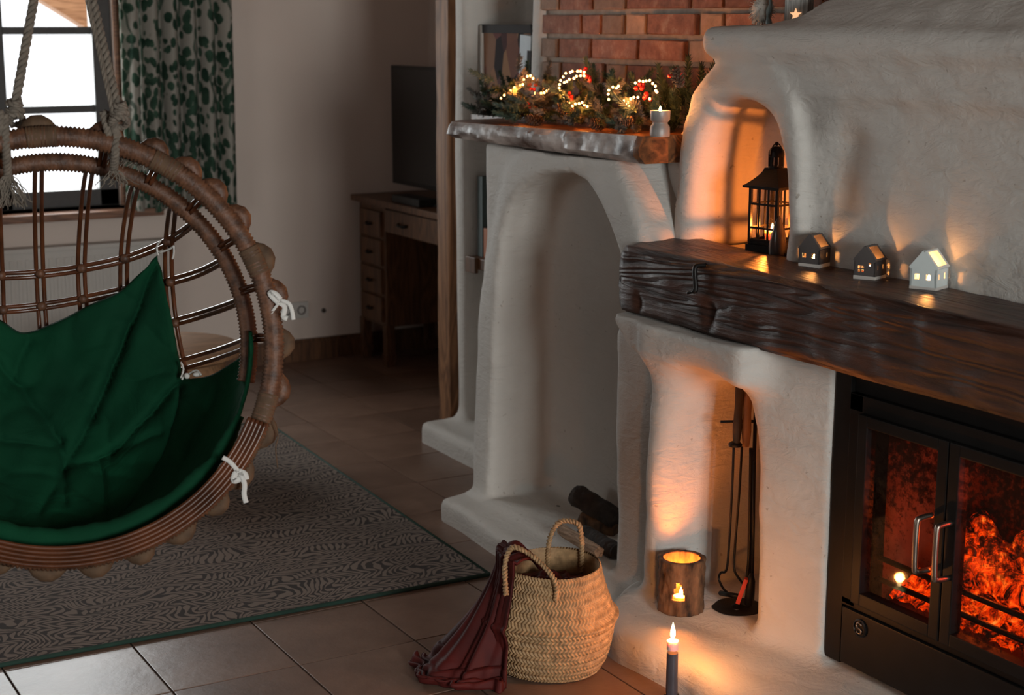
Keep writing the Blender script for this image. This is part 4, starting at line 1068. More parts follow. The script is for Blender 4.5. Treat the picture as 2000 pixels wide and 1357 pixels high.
# ------------------------------------------------------------------ ceramic tealight houses
def wallholes(mb, w_, h, holes, t, Mx):
    us = sorted(set([-w_/2, w_/2]+[q for hh in holes for q in (hh[0], hh[1])])); vs2 = sorted(set([0, h]+[q for hh in holes for q in (hh[2], hh[3])]))
    for i in range(len(us)-1):
        for j in range(len(vs2)-1):
            cu, cv = (us[i]+us[i+1])/2, (vs2[j]+vs2[j+1])/2
            if any(a < cu < b_ and c < cv < d for a, b_, c, d in holes): continue
            mb.box(us[i], us[i+1], -t, 0, vs2[j], vs2[j+1], Mx)
def house(px, py, s, mat, label, kind):
    p = at(px, py, Z=BT)
    rz = math.radians(21)
    h = thing('tealight_house', label, 'tealight holder', (p.x, p.y, BT), rz, 'ceramic tealight houses on the beam')
    w_ = 0.056*s; wh = 0.046*s; t = 0.004*s; rk = 0.034*s
    mb = MB()
    a = 0.012*s; b_ = 0.005*s
    if kind == 'four': gh = [(-0.017*s, -0.011*s, 0.020*s, 0.026*s), (-0.008*s, -0.002*s, 0.020*s, 0.026*s), (-0.017*s, -0.011*s, 0.029*s, 0.035*s), (-0.008*s, -0.002*s, 0.029*s, 0.035*s), (0.010*s, 0.016*s, 0.036*s, 0.043*s)]
    else: gh = [(-0.018*s, -0.008*s, 0.025*s, 0.036*s), (0.006*s, 0.016*s, 0.025*s, 0.036*s)]
    sh_ = [(-0.018*s, -0.012*s, 0.026*s, 0.037*s), (0.008*s, 0.014*s, 0.026*s, 0.037*s)]
    # gable faces -X and +X, eaves faces -Y and +Y
    for k, hl in ((0, gh), (1, sh_), (2, gh), (3, sh_)):
        Mk = RZ(k*PI/2-PI/2) @ T(0, -w_/2+t, 0)
        Mk = RZ(k*PI/2-PI/2) @ T(0, -w_/2, 0) @ Matrix.Scale(-1, 4, (0, 1, 0))
        wallholes(mb, w_, wh, hl, t, Mk)
        if k in (0, 2):
            mb.prism([(-w_/2, wh), (w_/2, wh), (0.0, wh+rk)], 0, t, Mk @ Matrix(((1, 0, 0, 0), (0, 0, -1, 0), (0, 1, 0, 0), (0, 0, 0, 1))))
    # roof slopes with a big square opening in the one facing the room
    for sgn in (-1, 1):
        L = math.hypot(w_/2, rk); ang = math.atan2(rk, w_/2)
        Mr = Matrix(((1, 0, 0, 0), (0, -sgn, 0, 0), (0, 0, 1, 0), (0, 0, 0, 1)))
        Ms = Mr @ T(0, -w_/2, wh) @ RX(ang)
        hl = [(-w_/2+0.008*s, w_/2-0.008*s, 0.006*s, L-0.004*s)] if sgn == -1 else []
        us = [(-w_/2, w_/2, 0, L)]
        if hl:
            q = hl[0]; us = [(-w_/2, q[0], 0, L), (q[1], w_/2, 0, L), (q[0], q[1], 0, q[2]), (q[0], q[1], q[3], L)]
        for (u0, u1, v0, v1) in us: mb.box(u0, u1, v0, v1, 0, t, Ms)
    obj('walls', mb, mat, h)
    mb = MB(); mb.box(-w_/2-0.0005, w_/2+0.0005, -w_/2-0.0005, w_/2+0.0005, 0, 0.011*s); obj('base_band', mb, M['ceramic_raw'], h, bevel=0.001, label='pale unglazed base band')
    mb = MB(); mb.lathe([(0, 0.011*s), (0.017, 0.011*s), (0.0175, 0.022*s), (0, 0.022*s)], n=20, cap=False); obj('tealight', mb, M['wax'], h)
    flame_candle(h, 0.023*s, 0.012, 0.0035)
    point('house_light', (p.x, p.y, BT+0.036*s), 0.28, (1.0, 0.38, 0.09), 0.003)
house(1590, 521, 1.0, M['ceramic_dark'], 'dark grey ceramic house lit from inside, leftmost of the three and nearest the lantern', 'two')
house(1698, 545, 0.98, M['ceramic_dark'], 'dark grey ceramic house with a four-pane window, in the middle of the three', 'four')
house(1813, 567, 1.12, M['ceramic_white'], 'white ceramic house lit from inside, rightmost of the three', 'two')

# ------------------------------------------------------------------ things on the ledge
LZ = 1.588
q = at(1560, 42, X=2.70)
bx = thing('star_candle_box', 'grey wooden candle box with a glowing star, on the chimney ledge', 'candle box', (2.70, q.y, LZ), math.radians(35))
mb = MB(); mb.box(-0.03, 0.03, -0.03, 0.03, 0, 0.17); obj('box_body', mb, M['greywood'], bx, bevel=0.003)
star = [((0.016 if i % 2 == 0 else 0.0068)*math.sin(i*PI/5), (0.016 if i % 2 == 0 else 0.0068)*math.cos(i*PI/5)) for i in range(10)]
Ms = T(-0.032, 0.0, 0.033) @ Matrix(((0, 0, 1, 0), (-1, 0, 0, 0), (0, 1, 0, 0), (0, 0, 0, 1)))
mb = MB(); mb.prism(star, -0.001, 0.003, Ms); obj('star_opening', mb, M['starglow'], bx, label='glowing star-shaped opening')
q2 = at(1496, 45, X=2.70)
gn = thing('fluffy_figurine', 'small white fluffy figurine beside the star candle box', 'figurine', (2.71, q2.y, LZ))
mb = MB(); mb.box(-0.018, 0.018, -0.03, 0.045, 0, 0.006); obj('base', mb, M['frameblack'], gn, bevel=0.001)
mb = MB(); rf = random.Random(8)
mb.ball((0, 0.03, 0.045), 0.028, 12, 10, (1, 1, 1.2))
for k in range(260):
    a = rf.uniform(0, 2*PI); t_ = rf.uniform(-1.2, 1.3); d = Vector((math.cos(a)*math.cos(t_), math.sin(a)*math.cos(t_), math.sin(t_)*1.2))
    p0 = Vector((0, 0.03, 0.045))+d*0.025; p1 = p0+d*rf.uniform(0.006, 0.015)+Vector((0, 0, -0.006))
    mb.tube([p0, p1], [0.0016, 0.0004], 3, cap=False)
obj('fluffy_body', mb, M['fluff'], gn, smooth=True)
mb = MB(); mb.tube(spline([(-0.008, -0.012, 0.006), (-0.008, -0.005, 0.03), (-0.008, -0.014, 0.06), (-0.008, -0.010, 0.1)], 4), [0.006+0.002*math.sin(i*1.3) for i in range(13)], 8); obj('pale_blue_leg', mb, M['paleblue'], gn, smooth=True, label='pale blue stick')
q3 = at(1617, 30, X=2.74)
bdn = thing('bead_strand', 'short strand of gold beads hanging at the hood corner', 'beads', (2.735, q3.y+0.02, 1.6))
mb = MB()
for k in range(9): mb.ball((0.0+0.004*(k % 2), 0.006*((k % 3)-1), 0.004+0.008*k), 0.0045, 8, 6)
obj('beads', mb, M['wire'], bdn, smooth=True)

# ------------------------------------------------------------------ candle holder on the shelf
q = at(1288, 270, X=2.50)
vh = thing('hourglass_candle_holder', 'silver-grey hourglass tealight holder at the right end of the shelf', 'candle holder', (2.515, q.y+0.02, 1.2965))
mb = MB(); mb.lathe([(0, 0), (0.0265, 0), (0.0275, 0.005), (0.027, 0.026), (0.021, 0.034), (0.0205, 0.038), (0.027, 0.046), (0.028, 0.066), (0.0275, 0.070), (0.022, 0.070), (0.021, 0.060), (0, 0.058)], n=28, cap=False, fn=lambda r, z, a: r*(1+0.02*math.sin(14*a))); obj('body', mb, M['silver'], vh, smooth='auto')
flame_candle(vh, 0.066, 0.017, 0.004)
point('shelf_candle_light', (2.515, q.y+0.02, 1.2965+0.085), 0.3, (1.0, 0.42, 0.13), 0.006)

# ------------------------------------------------------------------ fir garland
ga = thing('fir_garland', 'fir garland with berries and cones along the live-edge shelf', 'garland', (2.6, 4.2, 1.29))
def sprig(L, nn, nl, seed, mat, frost=False):
    r = random.Random(seed); mb = MB(); mb.tube([(0, 0, 0), (0, 0, L)], [0.0022, 0.001], 4)
    for k in range(nn):
        t = (k+0.5)/nn; z = L*(0.06+0.94*t); a = r.uniform(0, 2*PI); tilt = r.uniform(0.85, 1.25)*(1-0.4*t)
        d = Vector((math.cos(a)*math.sin(tilt), math.sin(a)*math.sin(tilt), math.cos(tilt)))
        l = nl*r.uniform(0.75, 1.15)*(1-0.25*t); p0 = Vector((0, 0, z)); s = d.orthogonal().normalized()*0.0010
        s2 = d.cross(s).normalized()*0.0010
        p1 = p0+d*l*0.55; p2 = p0+d*l
        mb.add([p0+s, p0-s, p1-s*1.1, p1+s*1.1, p2], [(0, 1, 2, 3), (3, 2, 4)])
        mb.add([p0+s2, p0-s2, p1-s2*1.1, p1+s2*1.1, p2], [(0, 1, 2, 3), (3, 2, 4)])
    return mesh_of('fir_sprig', mb, mat, fix=False)
SP = [sprig(0.065, 90, 0.022, 1, M['needle']), sprig(0.085, 120, 0.024, 2, M['needle']), sprig(0.055, 80, 0.019, 3, M['needle2']), sprig(0.13, 200, 0.026, 4, M['needle'])]
rg = random.Random(12)
def put(me, loc, d, name='fir_sprig', sc=1.0):
    o = obj(name, me, parent=ga); d = Vector(d).normalized()
    o.rotation_mode = 'QUATERNION'; o.rotation_quaternion = Vector((0, 0, 1)).rotation_difference(d); o.location = Vector(loc)-ga.location; o.scale = (sc, sc, sc)
    return o
for k in range(270):
    y = rg.uniform(3.72, 4.60); t = (y-3.72)/0.9
    x = rg.uniform(2.50, 2.72) - 0.03*t
    env = 0.10+0.035*math.sin(y*23)+0.02*math.sin(y*51)
    z = 1.305+rg.random()**1.3*env
    d = Vector((rg.uniform(-1, 0.5), rg.uniform(-1, 1), rg.uniform(-0.1, 1.0)))
    if z < 1.34: d.z = rg.uniform(0.05, 0.35); d.x -= 0.4
    loc = Vector((x, y, z))
    if loc.x+d.normalized().x*0.08 < 2.43: d.x *= 0.2
    put(SP[rg.choice([0, 0, 1, 2, 2, 2])], loc, d, sc=rg.uniform(0.85, 1.1))
for (x, y, px, py, d) in [(2.66, 0, 1340, 200, (0, -0.05, 1)), (2.68, 0, 1330, 215, (0.1, 0.35, 1)), (2.70, 0, 1368, 190, (0.1, -0.55, 1)), (2.66, 0, 1300, 210, (0, 0.3, 0.9)), (2.68, 0, 1350, 230, (0, -0.6, 0.6)), (2.7, 0, 1310, 230, (-0.2, 0.1, 0.8)), (2.66, 0, 1322, 245, (-0.3, -0.3, 0.5)), (2.68, 0, 1160, 190, (0, 0.05, 1)), (2.7, 0, 1190, 200, (0, -0.2, 1)), (2.68, 0, 1075, 200, (0, 0.2, 0.9)), (2.7, 0, 990, 190, (0, 0.4, 0.7)), (2.66, 0, 1230, 210, (0, -0.1, 0.8))]:
    p = at(px, py, X=x); put(SP[3], p, d, sc=0.95 if px > 1290 else 0.75)
    if px > 1290: put(SP[3], p+Vector((0.01, 0.02, -0.02)), (d[0]-0.3, d[1]+0.2, d[2]), sc=0.9)
# berries and cones
for (px, py) in [(1020, 190), (1038, 205), (1140, 140), (1147, 152), (1253, 170), (1262, 188), (1321, 145), (1325, 160), (1115, 190), (1040, 170)]:
    mb = MB(); rb2 = random.Random(px)
    for k in range(5): mb.ball((rb2.uniform(-0.012, 0.012), rb2.uniform(-0.014, 0.014), rb2.uniform(-0.012, 0.012)), rb2.uniform(0.0055, 0.0075), 8, 6)
    p = at(px, py, X=2.56); o = obj('berry_cluster', mb, M['berry'], ga, smooth=True); o.location = p-ga.location
def cone_mb():
    mb = MB()
    for k in range(46):
        t = k/46; a = k*2.4; r = 0.017*math.sin(PI*(0.12+0.8*t)); z = 0.05*t
        Mk = T(0, 0, z) @ RZ(a) @ T(r*0.6, 0, 0) @ RY(-0.5)
        mb.prism([(-0.002, -0.003), (0.008, -0.005), (0.011, 0), (0.008, 0.005), (-0.002, 0.003)], -0.0008, 0.0012, Mk)
    mb.tube([(0, 0, 0), (0, 0, 0.048)], [0.006, 0.003], 8); return mb
cme = mesh_of('pine_cone', cone_mb(), M['cone'])
for (px, py, d) in [(1060, 235, (-1, 0.2, 0.1)), (1180, 245, (-1, -0.2, 0.2)), (1010, 225, (-1, 0, 0.3)), (1330, 170, (-0.3, 0.2, 1)), (1120, 215, (-1, 0.3, 0.2)), (1235, 235, (-1, 0, 0))]:
    put(cme, at(px, py, X=2.53), d, 'pine_cone')
mb = MB(); mb.tube(spline([(2.62, 3.70, 1.31), (2.60, 3.95, 1.33), (2.58, 4.25, 1.33), (2.60, 4.62, 1.32)], 8), 0.008, 6); wobj('main_stem', mb, M['twig'], ga)
# bauble at the left end
q = at(925, 212, X=2.58); bb = thing('bauble', 'small black and white bauble at the left tip of the garland', 'bauble', (2.62, q.y, q.z))
mb = MB(); mb.ball((0, 0, 0), 0.02, 16, 12); obj('ball', mb, M['ceramic_white'], bb, smooth=True)
mb = MB(); mb.lathe([(0.0206, -0.004), (0.0206, 0.004)], n=20, M=RY(0.6)); obj('dark_band', mb, M['frameblack'], bb, smooth='auto', label='dark band')
# string lights
sl = thing('string_lights', 'warm white fairy lights on copper wire wound through the garland', 'string lights', (2.5, 4.1, 1.4))
paths = [[(978, 192), (985, 186), (992, 180), (998, 177), (1005, 171), (1016, 166), (1021, 165), (1023, 155), (1030, 149), (1036, 148), (1041, 153)],
         [(1045, 182), (1057, 182), (1063, 181), (1068, 178), (1073, 174)],
         [(1141, 141), (1134, 139), (1128, 139), (1118, 139), (1114, 141), (1105, 143), (1100, 150), (1095, 157), (1093, 165), (1092, 172), (1094, 178), (1098, 186), (1102, 191), (1107, 197), (1112, 202), (1118, 207), (1124, 203), (1131, 202), (1137, 200), (1142, 205), (1147, 208)],
         [(1141, 148), (1134, 148), (1126, 149), (1121, 153), (1112, 155), (1107, 159), (1102, 161)],
         [(1189, 194), (1188, 184), (1189, 176), (1197, 170), (1204, 172), (1208, 168)],
         [(1219, 197), (1224, 204), (1228, 208), (1226, 200), (1232, 193), (1238, 190), (1246, 190)],
         [(1241, 162), (1249, 158), (1256, 159), (1262, 158), (1269, 157), (1275, 163), (1280, 168), (1281, 177), (1283, 180), (1269, 193)]]
bme = mesh_of('bulb', MB().ball((0, 0, 0), 0.0038, 8, 6), M['bulb'], smooth=True)
for pl in paths:
    pts = [at(x, y, X=2.52) for x, y in pl]
    mb = MB(); mb.tube(spline(pts, 3), 0.0007, 4, cap=False); wobj('wire', mb, M['wire'], sl)
    for p in pts:
        o = obj('bulb', bme, parent=sl); o.location = p-Vector(sl.location)
for (px, py) in [(1005, 175), (1035, 160), (1115, 150), (1105, 190), (1135, 205), (1200, 175), (1230, 195), (1268, 168)]:
    point('fairy_light_glow', at(px, py, X=2.505), 0.8, (1.0, 0.32, 0.06), 0.01)

# ------------------------------------------------------------------ basket
bc = Vector((1.968, 3.25, 0))
bk = thing('seagrass_basket', 'woven seagrass belly basket on the tiles beside the hearth', 'basket', tuple(bc)); bk.scale = (1.13, 1.13, 1.08)
prof = [(0.098, 0.0), (0.112, 0.006), (0.124, 0.03), (0.132, 0.06), (0.137, 0.09), (0.141, 0.115), (0.147, 0.128), (0.149, 0.134), (0.1405, 0.138), (0.137, 0.145), (0.132, 0.16), (0.125, 0.18), (0.118, 0.20), (0.112, 0.225), (0.108, 0.245), (0.107, 0.252)]
def prof_r(z):
    for i in range(len(prof)-1):
        if prof[i][1] <= z <= prof[i+1][1]:
            u = (z-prof[i][1])/(prof[i+1][1]-prof[i][1]+1e-9); return prof[i][0]*(1-u)+prof[i+1][0]*u
    return prof[-1][0]
NU, NZ = 720, 156
vv = []; 
for i in range(NZ+1):
    z = 0.252*i/NZ
    for k in range(NU):
        a = 2*PI*k/NU
        row = z/0.0105; ri = math.floor(row); fr_ = row-ri
        ph = a*48/1+(1 if ri % 2 else -1)*fr_*2.6
        wv = abs(math.sin(ph))*0.0048+0.0024*math.sin(PI*fr_)
        sq = 1+0.012*math.cos(4*a)*(1-z/0.252)
        r = prof_r(z)*sq+wv-0.002+0.0012*noise3(a*9, z*60, 1)
        vv.append(Vector((r*math.cos(a), r*math.sin(a), z+0.003*math.sin(2*a+1)*(z/0.252))))
ff = [(i*NU+k, i*NU+(k+1) % NU, (i+1)*NU+(k+1) % NU, (i+1)*NU+k) for i in range(NZ) for k in range(NU)]
mb = MB(); mb.add(vv, ff); obj('woven_wall', mb, M['seagrass'], bk, smooth=True, fix=False)
mb = MB(); mb.lathe([(0.1075, 0.25), (0.104, 0.20), (0.118, 0.17), (0.126, 0.12), (0.10, 0.01), (0.0, 0.008)], n=48, cap=False); obj('inner_wall', mb, M['seagrass'], bk, smooth=True)
mb = MB(); mb.lathe([(0.0, 0.0005), (0.1, 0.0005), (0.1, 0.006), (0, 0.006)], n=40, cap=False); obj('base', mb, M['seagrass'], bk)
def braid(pts, r, nst=2, pitch=0.016, n=6, taper=False):
    pts = [Vector(p) for p in pts]; mb = MB(); L = 0
    cum = [0]
    for i in range(1, len(pts)): cum.append(cum[-1]+(pts[i]-pts[i-1]).length)
    fr_ = []; up = Vector((0.3, 0.2, 1)).normalized()
    for i in range(len(pts)):
        t = (pts[min(i+1, len(pts)-1)]-pts[max(i-1, 0)]).normalized(); a = (up-t*up.dot(t)).normalized(); up = a; fr_.append((a, t.cross(a)))
    for s_ in range(nst):
        q = []
        for i, p in enumerate(pts):
            an = cum[i]/pitch*2*PI/1+2*PI*s_/nst; a, b_ = fr_[i]
            q.append(p+(a*math.cos(an)+b_*math.sin(an))*r*0.55)
        mb.tube(q, r*0.62, n)
    return mb
def densify(pts, step=0.003):
    out = []
    for i in range(len(pts)-1):
        a, b_ = Vector(pts[i]), Vector(pts[i+1]); n = max(1, int((b_-a).length/step))
        out += [a.lerp(b_, k/n) for k in range(n)]
    out.append(Vector(pts[-1])); return out
vd = math.atan2(-bc.y, -bc.x)
def hpt(a, r, z): return (r*math.cos(a), r*math.sin(a), z)
# far handle stands up, near handle lies over the blanket
fa = vd+PI-0.38
fh = [hpt(fa+0.45, 0.106, 0.20), hpt(fa+0.44, 0.106, 0.25), hpt(fa+0.38, 0.106, 0.285), hpt(fa+0.22, 0.104, 0.315), hpt(fa, 0.104, 0.322), hpt(fa-0.22, 0.106, 0.318), hpt(fa-0.30, 0.107, 0.30), hpt(fa-0.34, 0.106, 0.25), hpt(fa-0.34, 0.104, 0.20)]
fa2 = fa+0.0
obj('handle', braid(densify(spline(fh, 8)), 0.0062), M['seagrass'], bk, smooth=True)
nh = [hpt(vd+0.08, 0.121, 0.205), hpt(vd+0.10, 0.121, 0.235), hpt(vd+0.02, 0.112, 0.262), hpt(vd-0.45, 0.085, 0.292), hpt(vd-0.85, 0.095, 0.309), hpt(vd-1.0, 0.105, 0.305), hpt(vd-0.92, 0.125, 0.28), hpt(vd-0.80, 0.138, 0.24), hpt(vd-0.78, 0.138, 0.21)]
obj('handle', braid(densify(spline(nh, 8)), 0.0062), M['seagrass'], bk, smooth=True)

# ------------------------------------------------------------------ red blanket spilling out of the basket
def blanket():
    NUu, NVv = 120, 120; P = []
    vdir = lambda a: Vector((math.cos(a), math.sin(a), 0))
    for i in range(NVv+1):
        t = i/NVv; row = []
        for j in range(NUu+1):
            q = j/NUu                                   # 0 = far left edge, 1 = front right edge
            ang_ = vd-2.05+1.30*q
            A = vdir(ang_)*0.122
            bot = arr_at([(-0.262, 0.175), (-0.30, 0.09), (-0.292, 0.01), (-0.235, -0.035), (-0.165, -0.075)], q)
            B = Vector((bot[0], bot[1], 0))
            if t < 0.22:
                u = t/0.22; p = A*(0.25+0.75*u); z = 0.262+0.046*math.sin(u*PI*0.72)-0.02*math.sin(q*PI)*0
                amp = 0.5*u
            elif t < 0.84:
                u = (t-0.22)/0.62; p = A.lerp(B, u**1.7); z = 0.297*(1-u**1.12)+0.012
                amp = 0.5+0.9*u
            else:
                u = (t-0.84)/0.16; dirn = (B-A).normalized(); p = B+dirn*0.035*u; z = 0.012; amp = 1.2
            rn = Vector((p.x, p.y, 0)).normalized()
            f = 0.0085*math.sin(q*21+2.2*noise3(q*2, t*1.5, 0))+0.005*math.sin(q*43+t*4)+0.008*noise3(q*5, t*4, 8)
            p = p+rn*f*amp
            if 0.22 < t:
                rmin = (prof_r(max(0, min(0.25, z/1.08)))*1.13+0.010)+0.5*abs(f)
                if p.length < rmin: p = rn*rmin
            if z < 0.05: z = max(0.006, z+0.020*abs(noise3(q*4, t*13, 4))+0.010*math.sin(t*75+q*5)*(1 if t > 0.8 else 0.3))
            if t < 0.3: z += 0.010*noise3(q*6, t*9, 2)
            row.append(p+Vector((0, 0, z)))
        P.append(row)
    return P
P = blanket()
mb = MB(); mb.grid(P)
bl = thing('velvet_blanket', 'dark red velvet blanket hanging from the basket onto the tiles', 'blanket', tuple(bc))
o = obj('cloth', mb, M['blanket'], bl, smooth=True)
so_ = o.modifiers.new('thick', 'SOLIDIFY'); so_.thickness = 0.006; so_.offset = 0
# heap inside the basket
P = []
for i in range(22):
    t = i/21; row = []
    for k in range(49):
        a = 2*PI*k/48; r = 0.101*t
        row.append(Vector((r*math.cos(a), r*math.sin(a), 0.222+0.02*(1-t)+0.020*noise3(r*40*math.cos(a), r*40*math.sin(a), 0)-0.01*t)))
    P.append(row)
mb = MB(); mb.grid(P); o = obj('heap_in_basket', mb, M['blanket'], bl, smooth=True)

# ------------------------------------------------------------------ firewood in the niche
def firewood(pa, pb, r, mat, label, seed, split=False):
    mb = log_mesh(pa, pb, r, seed, 12 if not split else 5, 14, 0.18 if not split else 0.08)
    o = thing('firewood_log', label, 'firewood', tuple(Vector(pa)), 0, 'firewood in the arched niche')
    wobj('bark' if not split else 'split_face', mb, mat, o, smooth='auto')
    d = (Vector(pb)-Vector(pa)).normalized()
    m2 = MB(); m2.tube([Vector(pa)-d*0.001, Vector(pa)+d*0.003], r*0.88, 14); wobj('sawn_end', m2, M['splitwood'] if split else M['bark'], o)
firewood(at(1122, 965, X=2.50), at(1205, 1015, X=2.56), 0.034, M['bark'], 'thick dark bark log resting on top of the firewood', 1.0)
firewood(at(1135, 1012, X=2.50), at(1205, 1040, X=2.56), 0.024, M['barkwarm'], 'brown log lying under the thick dark log', 2.0)
firewood(at(1098, 1034, X=2.37), at(1170, 1078, X=2.36), 0.020, M['splitwood'], 'pale split log with a white edge at the front of the firewood', 3.0, True)
firewood(at(1140, 1040, X=2.44), at(1205, 1078, X=2.43), 0.026, M['bark'], 'short round log behind the pale split log', 4.0)
for k, (px, py) in enumerate([(1040, 982), (1090, 992), (1010, 1000)]):
    p = at(px, py, Z=0.075)
    tag(obj('bark_chip', MB().ball((p.x, p.y, 0.079), 0.009, 7, 5, (1, 1.3, 0.5)), M['ash']), ['small dark bark chip on the plinth, farthest left', 'small dark bark chip on the plinth beside the firewood', 'tiny dark bark chip at the front of the plinth'][[0, 1, 2][k]], 'bark chip', 'bark chips on the plinth')

# ------------------------------------------------------------------ rug
def rug():
    c0 = Vector((2.15, 3.905)); u = Vector((-0.9994, 0.033)); v = Vector((0.045, 0.999))
    c1 = Vector((-0.9, 3.95)); 
    c2 = c0+v*2.05; c3 = c1+v*2.05
    return c0, c1, c2, c3
c0, c1, c2, c3 = rug()
rgt = thing('rug', 'large grey-brown leaf-patterned rug with dark green edging under the chair', 'rug', (c0.x, c0.y, 0))
def quad_slab(cs, z0, z1):
    mb = MB(); mb.prism([(c.x, c.y) for c in cs], z0, z1); return mb
ins = lambda a, b_, s: a.lerp(b_, s)
cen = (c0+c1+c2+c3)/4
wobj('woven_field', quad_slab([c0, c2, c3, c1], 0.001, 0.009), M['rug'], rgt)
def edge_tube(a, b_):
    mb = MB(); mb.tube([Vector((a.x, a.y, 0.006)), Vector((b_.x, b_.y, 0.006))], 0.0065, 8); return mb
for a, b_ in ((c0, c1), (c0, c2), (c2, c3), (c1, c3)): wobj('edging', edge_tube(a, b_), M['rugedge'], rgt, smooth=True, label='dark green bound edge')

# ------------------------------------------------------------------ desk, television and set-top box
dx0, dx1 = 3.13, 3.53
dk = thing('writing_desk', 'brown wooden kneehole desk with drawers in the far corner', 'desk', (3.33, 6.5, 0))
yA, yB_ = 5.86, 6.99
mb = MB(); mb.box(dx0-0.025, dx1, yA-0.02, yB_+0.02, 0.765, 0.795); wobj('desktop', mb, M['deskwood'], dk, bevel=0.006)
mb = MB(); mb.box(dx0+0.01, dx1-0.01, 6.69, yB_-0.01, 0.19, 0.765); wobj('drawer_pedestal', mb, M['deskwood'], dk, bevel=0.003)
mb = MB(); mb.box(dx0+0.01, dx1-0.01, yA, yA+0.25, 0.19, 0.765); wobj('right_pedestal', mb, M['deskwood'], dk, bevel=0.003)
mb = MB(); mb.box(dx1-0.03, dx1-0.015, yA+0.2, 6.7, 0.15, 0.765); wobj('back_panel', mb, M['deskwood'], dk)
for (x, y) in ((dx0+0.025, 6.705), (dx0+0.025, 6.965), (dx1-0.03, 6.705), (dx1-0.03, 6.965), (dx0+0.025, yA+0.02), (dx0+0.025, yA+0.24), (dx1-0.03, yA+0.02)):
    mb = MB(); mb.box(x-0.022, x+0.022, y-0.022, y+0.022, 0.0, 0.2); mb.box(x-0.026, x+0.026, y-0.026, y+0.026, 0.03, 0.06); wobj('leg', mb, M['deskwood'], dk, bevel=0.004)
for k in range(4):
    z0 = 0.21+0.135*k; mb = MB(); mb.box(dx0-0.006, dx0+0.012, 6.72, 6.95, z0, z0+0.12); dwr = wobj('drawer', mb, M['deskwood'], dk, bevel=0.004)
    mb = MB(); mb.tube([(dx0-0.008-dk.location.x, 6.81-6.5, z0+0.06), (dx0-0.022-dk.location.x, 6.82-6.5, z0+0.055), (dx0-0.022-dk.location.x, 6.85-6.5, z0+0.055), (dx0-0.008-dk.location.x, 6.86-6.5, z0+0.06)], 0.006, 6); obj('pull', mb, M['blackiron'], dwr, smooth=True)
mb = MB(); mb.box(dx0-0.004, dx0+0.012, yA+0.27, 6.67, 0.65, 0.755); dwr = wobj('centre_drawer', mb, M['deskwood'], dk, bevel=0.004)
mb = MB(); mb.tube([(dx0-0.006-dk.location.x, 6.43-6.5, 0.70), (dx0-0.02-dk.location.x, 6.45-6.5, 0.695), (dx0-0.02-dk.location.x, 6.50-6.5, 0.695), (dx0-0.006-dk.location.x, 6.52-6.5, 0.70)], 0.007, 6); obj('pull', mb, M['blackiron'], dwr, smooth=True)
tva = at(763, 127, X=3.25); tvb = at(763, 356, X=3.25)
tv = thing('television', 'black flat-screen television on the desk in the far corner', 'television', (3.27, 6.3, 0.795))
y1_ = tva.y; y0_ = y1_-0.95
mb = MB(); mb.box(3.25, 3.285, y0_, y1_, tvb.z, tva.z); wobj('bezel', mb, M['plastic'], tv, bevel=0.004)
mb = MB(); mb.box(3.2485, 3.252, y0_+0.014, y1_-0.014, tvb.z+0.022, tva.z-0.014); wobj('screen', mb, M['screen'], tv)
ym = (y0_+y1_)/2
mb = MB(); mb.box(3.27, 3.30, ym-0.05, ym+0.05, 0.80, tvb.z+0.05); wobj('neck', mb, M['plastic'], tv, bevel=0.003)
mb = MB(); mb.lathe([(0, 0), (0.17, 0), (0.17, 0.008), (0.05, 0.018), (0, 0.018)], n=32, M=T(3.27, ym+0.08, 0.796) @ Matrix.Scale(0.6, 4, (1, 0, 0)), cap=False); wobj('foot', mb, M['plastic'], tv, smooth='auto')
sb_ = thing('set_top_box', 'flat black box on the desk in front of the television', 'box', (3.17, 6.44, 0.795))
mb = MB(); mb.box(-0.04, 0.05, -0.12, 0.16, 0, 0.035); obj('case', mb, M['plastic'], sb_, bevel=0.004)

# wall sockets
p = at(572, 606, Y=YB); ws = thing('wall_socket', 'white double power socket on the far wall beside the chair', 'socket', (p.x, YB-0.002, p.z))
mb = MB(); mb.box(-0.075, 0.075, -0.012, 0, -0.04, 0.04); obj('plate', mb, M['whiteplastic'], ws, bevel=0.003)
for sx in (-0.038, 0.038):
    mb = MB(); mb.lathe([(0.02, 0), (0.022, 0.004), (0.017, 0.004), (0.016, -0.006), (0, -0.006)], n=18, M=T(sx, -0.012, 0) @ RX(PI/2), cap=False); obj('outlet', mb, M['ceramic_dark'], ws, smooth='auto')
p = at(632, 606, Y=YB); ws = thing('cable_outlet', 'tiny round cable outlet on the far wall near the desk', 'outlet', (p.x, YB, p.z))
mb = MB(); mb.lathe([(0, 0), (0.012, 0), (0.01, 0.008), (0, 0.008)], n=16, M=RX(PI/2), cap=False); obj('cap', mb, M['ceramic_dark'], ws)

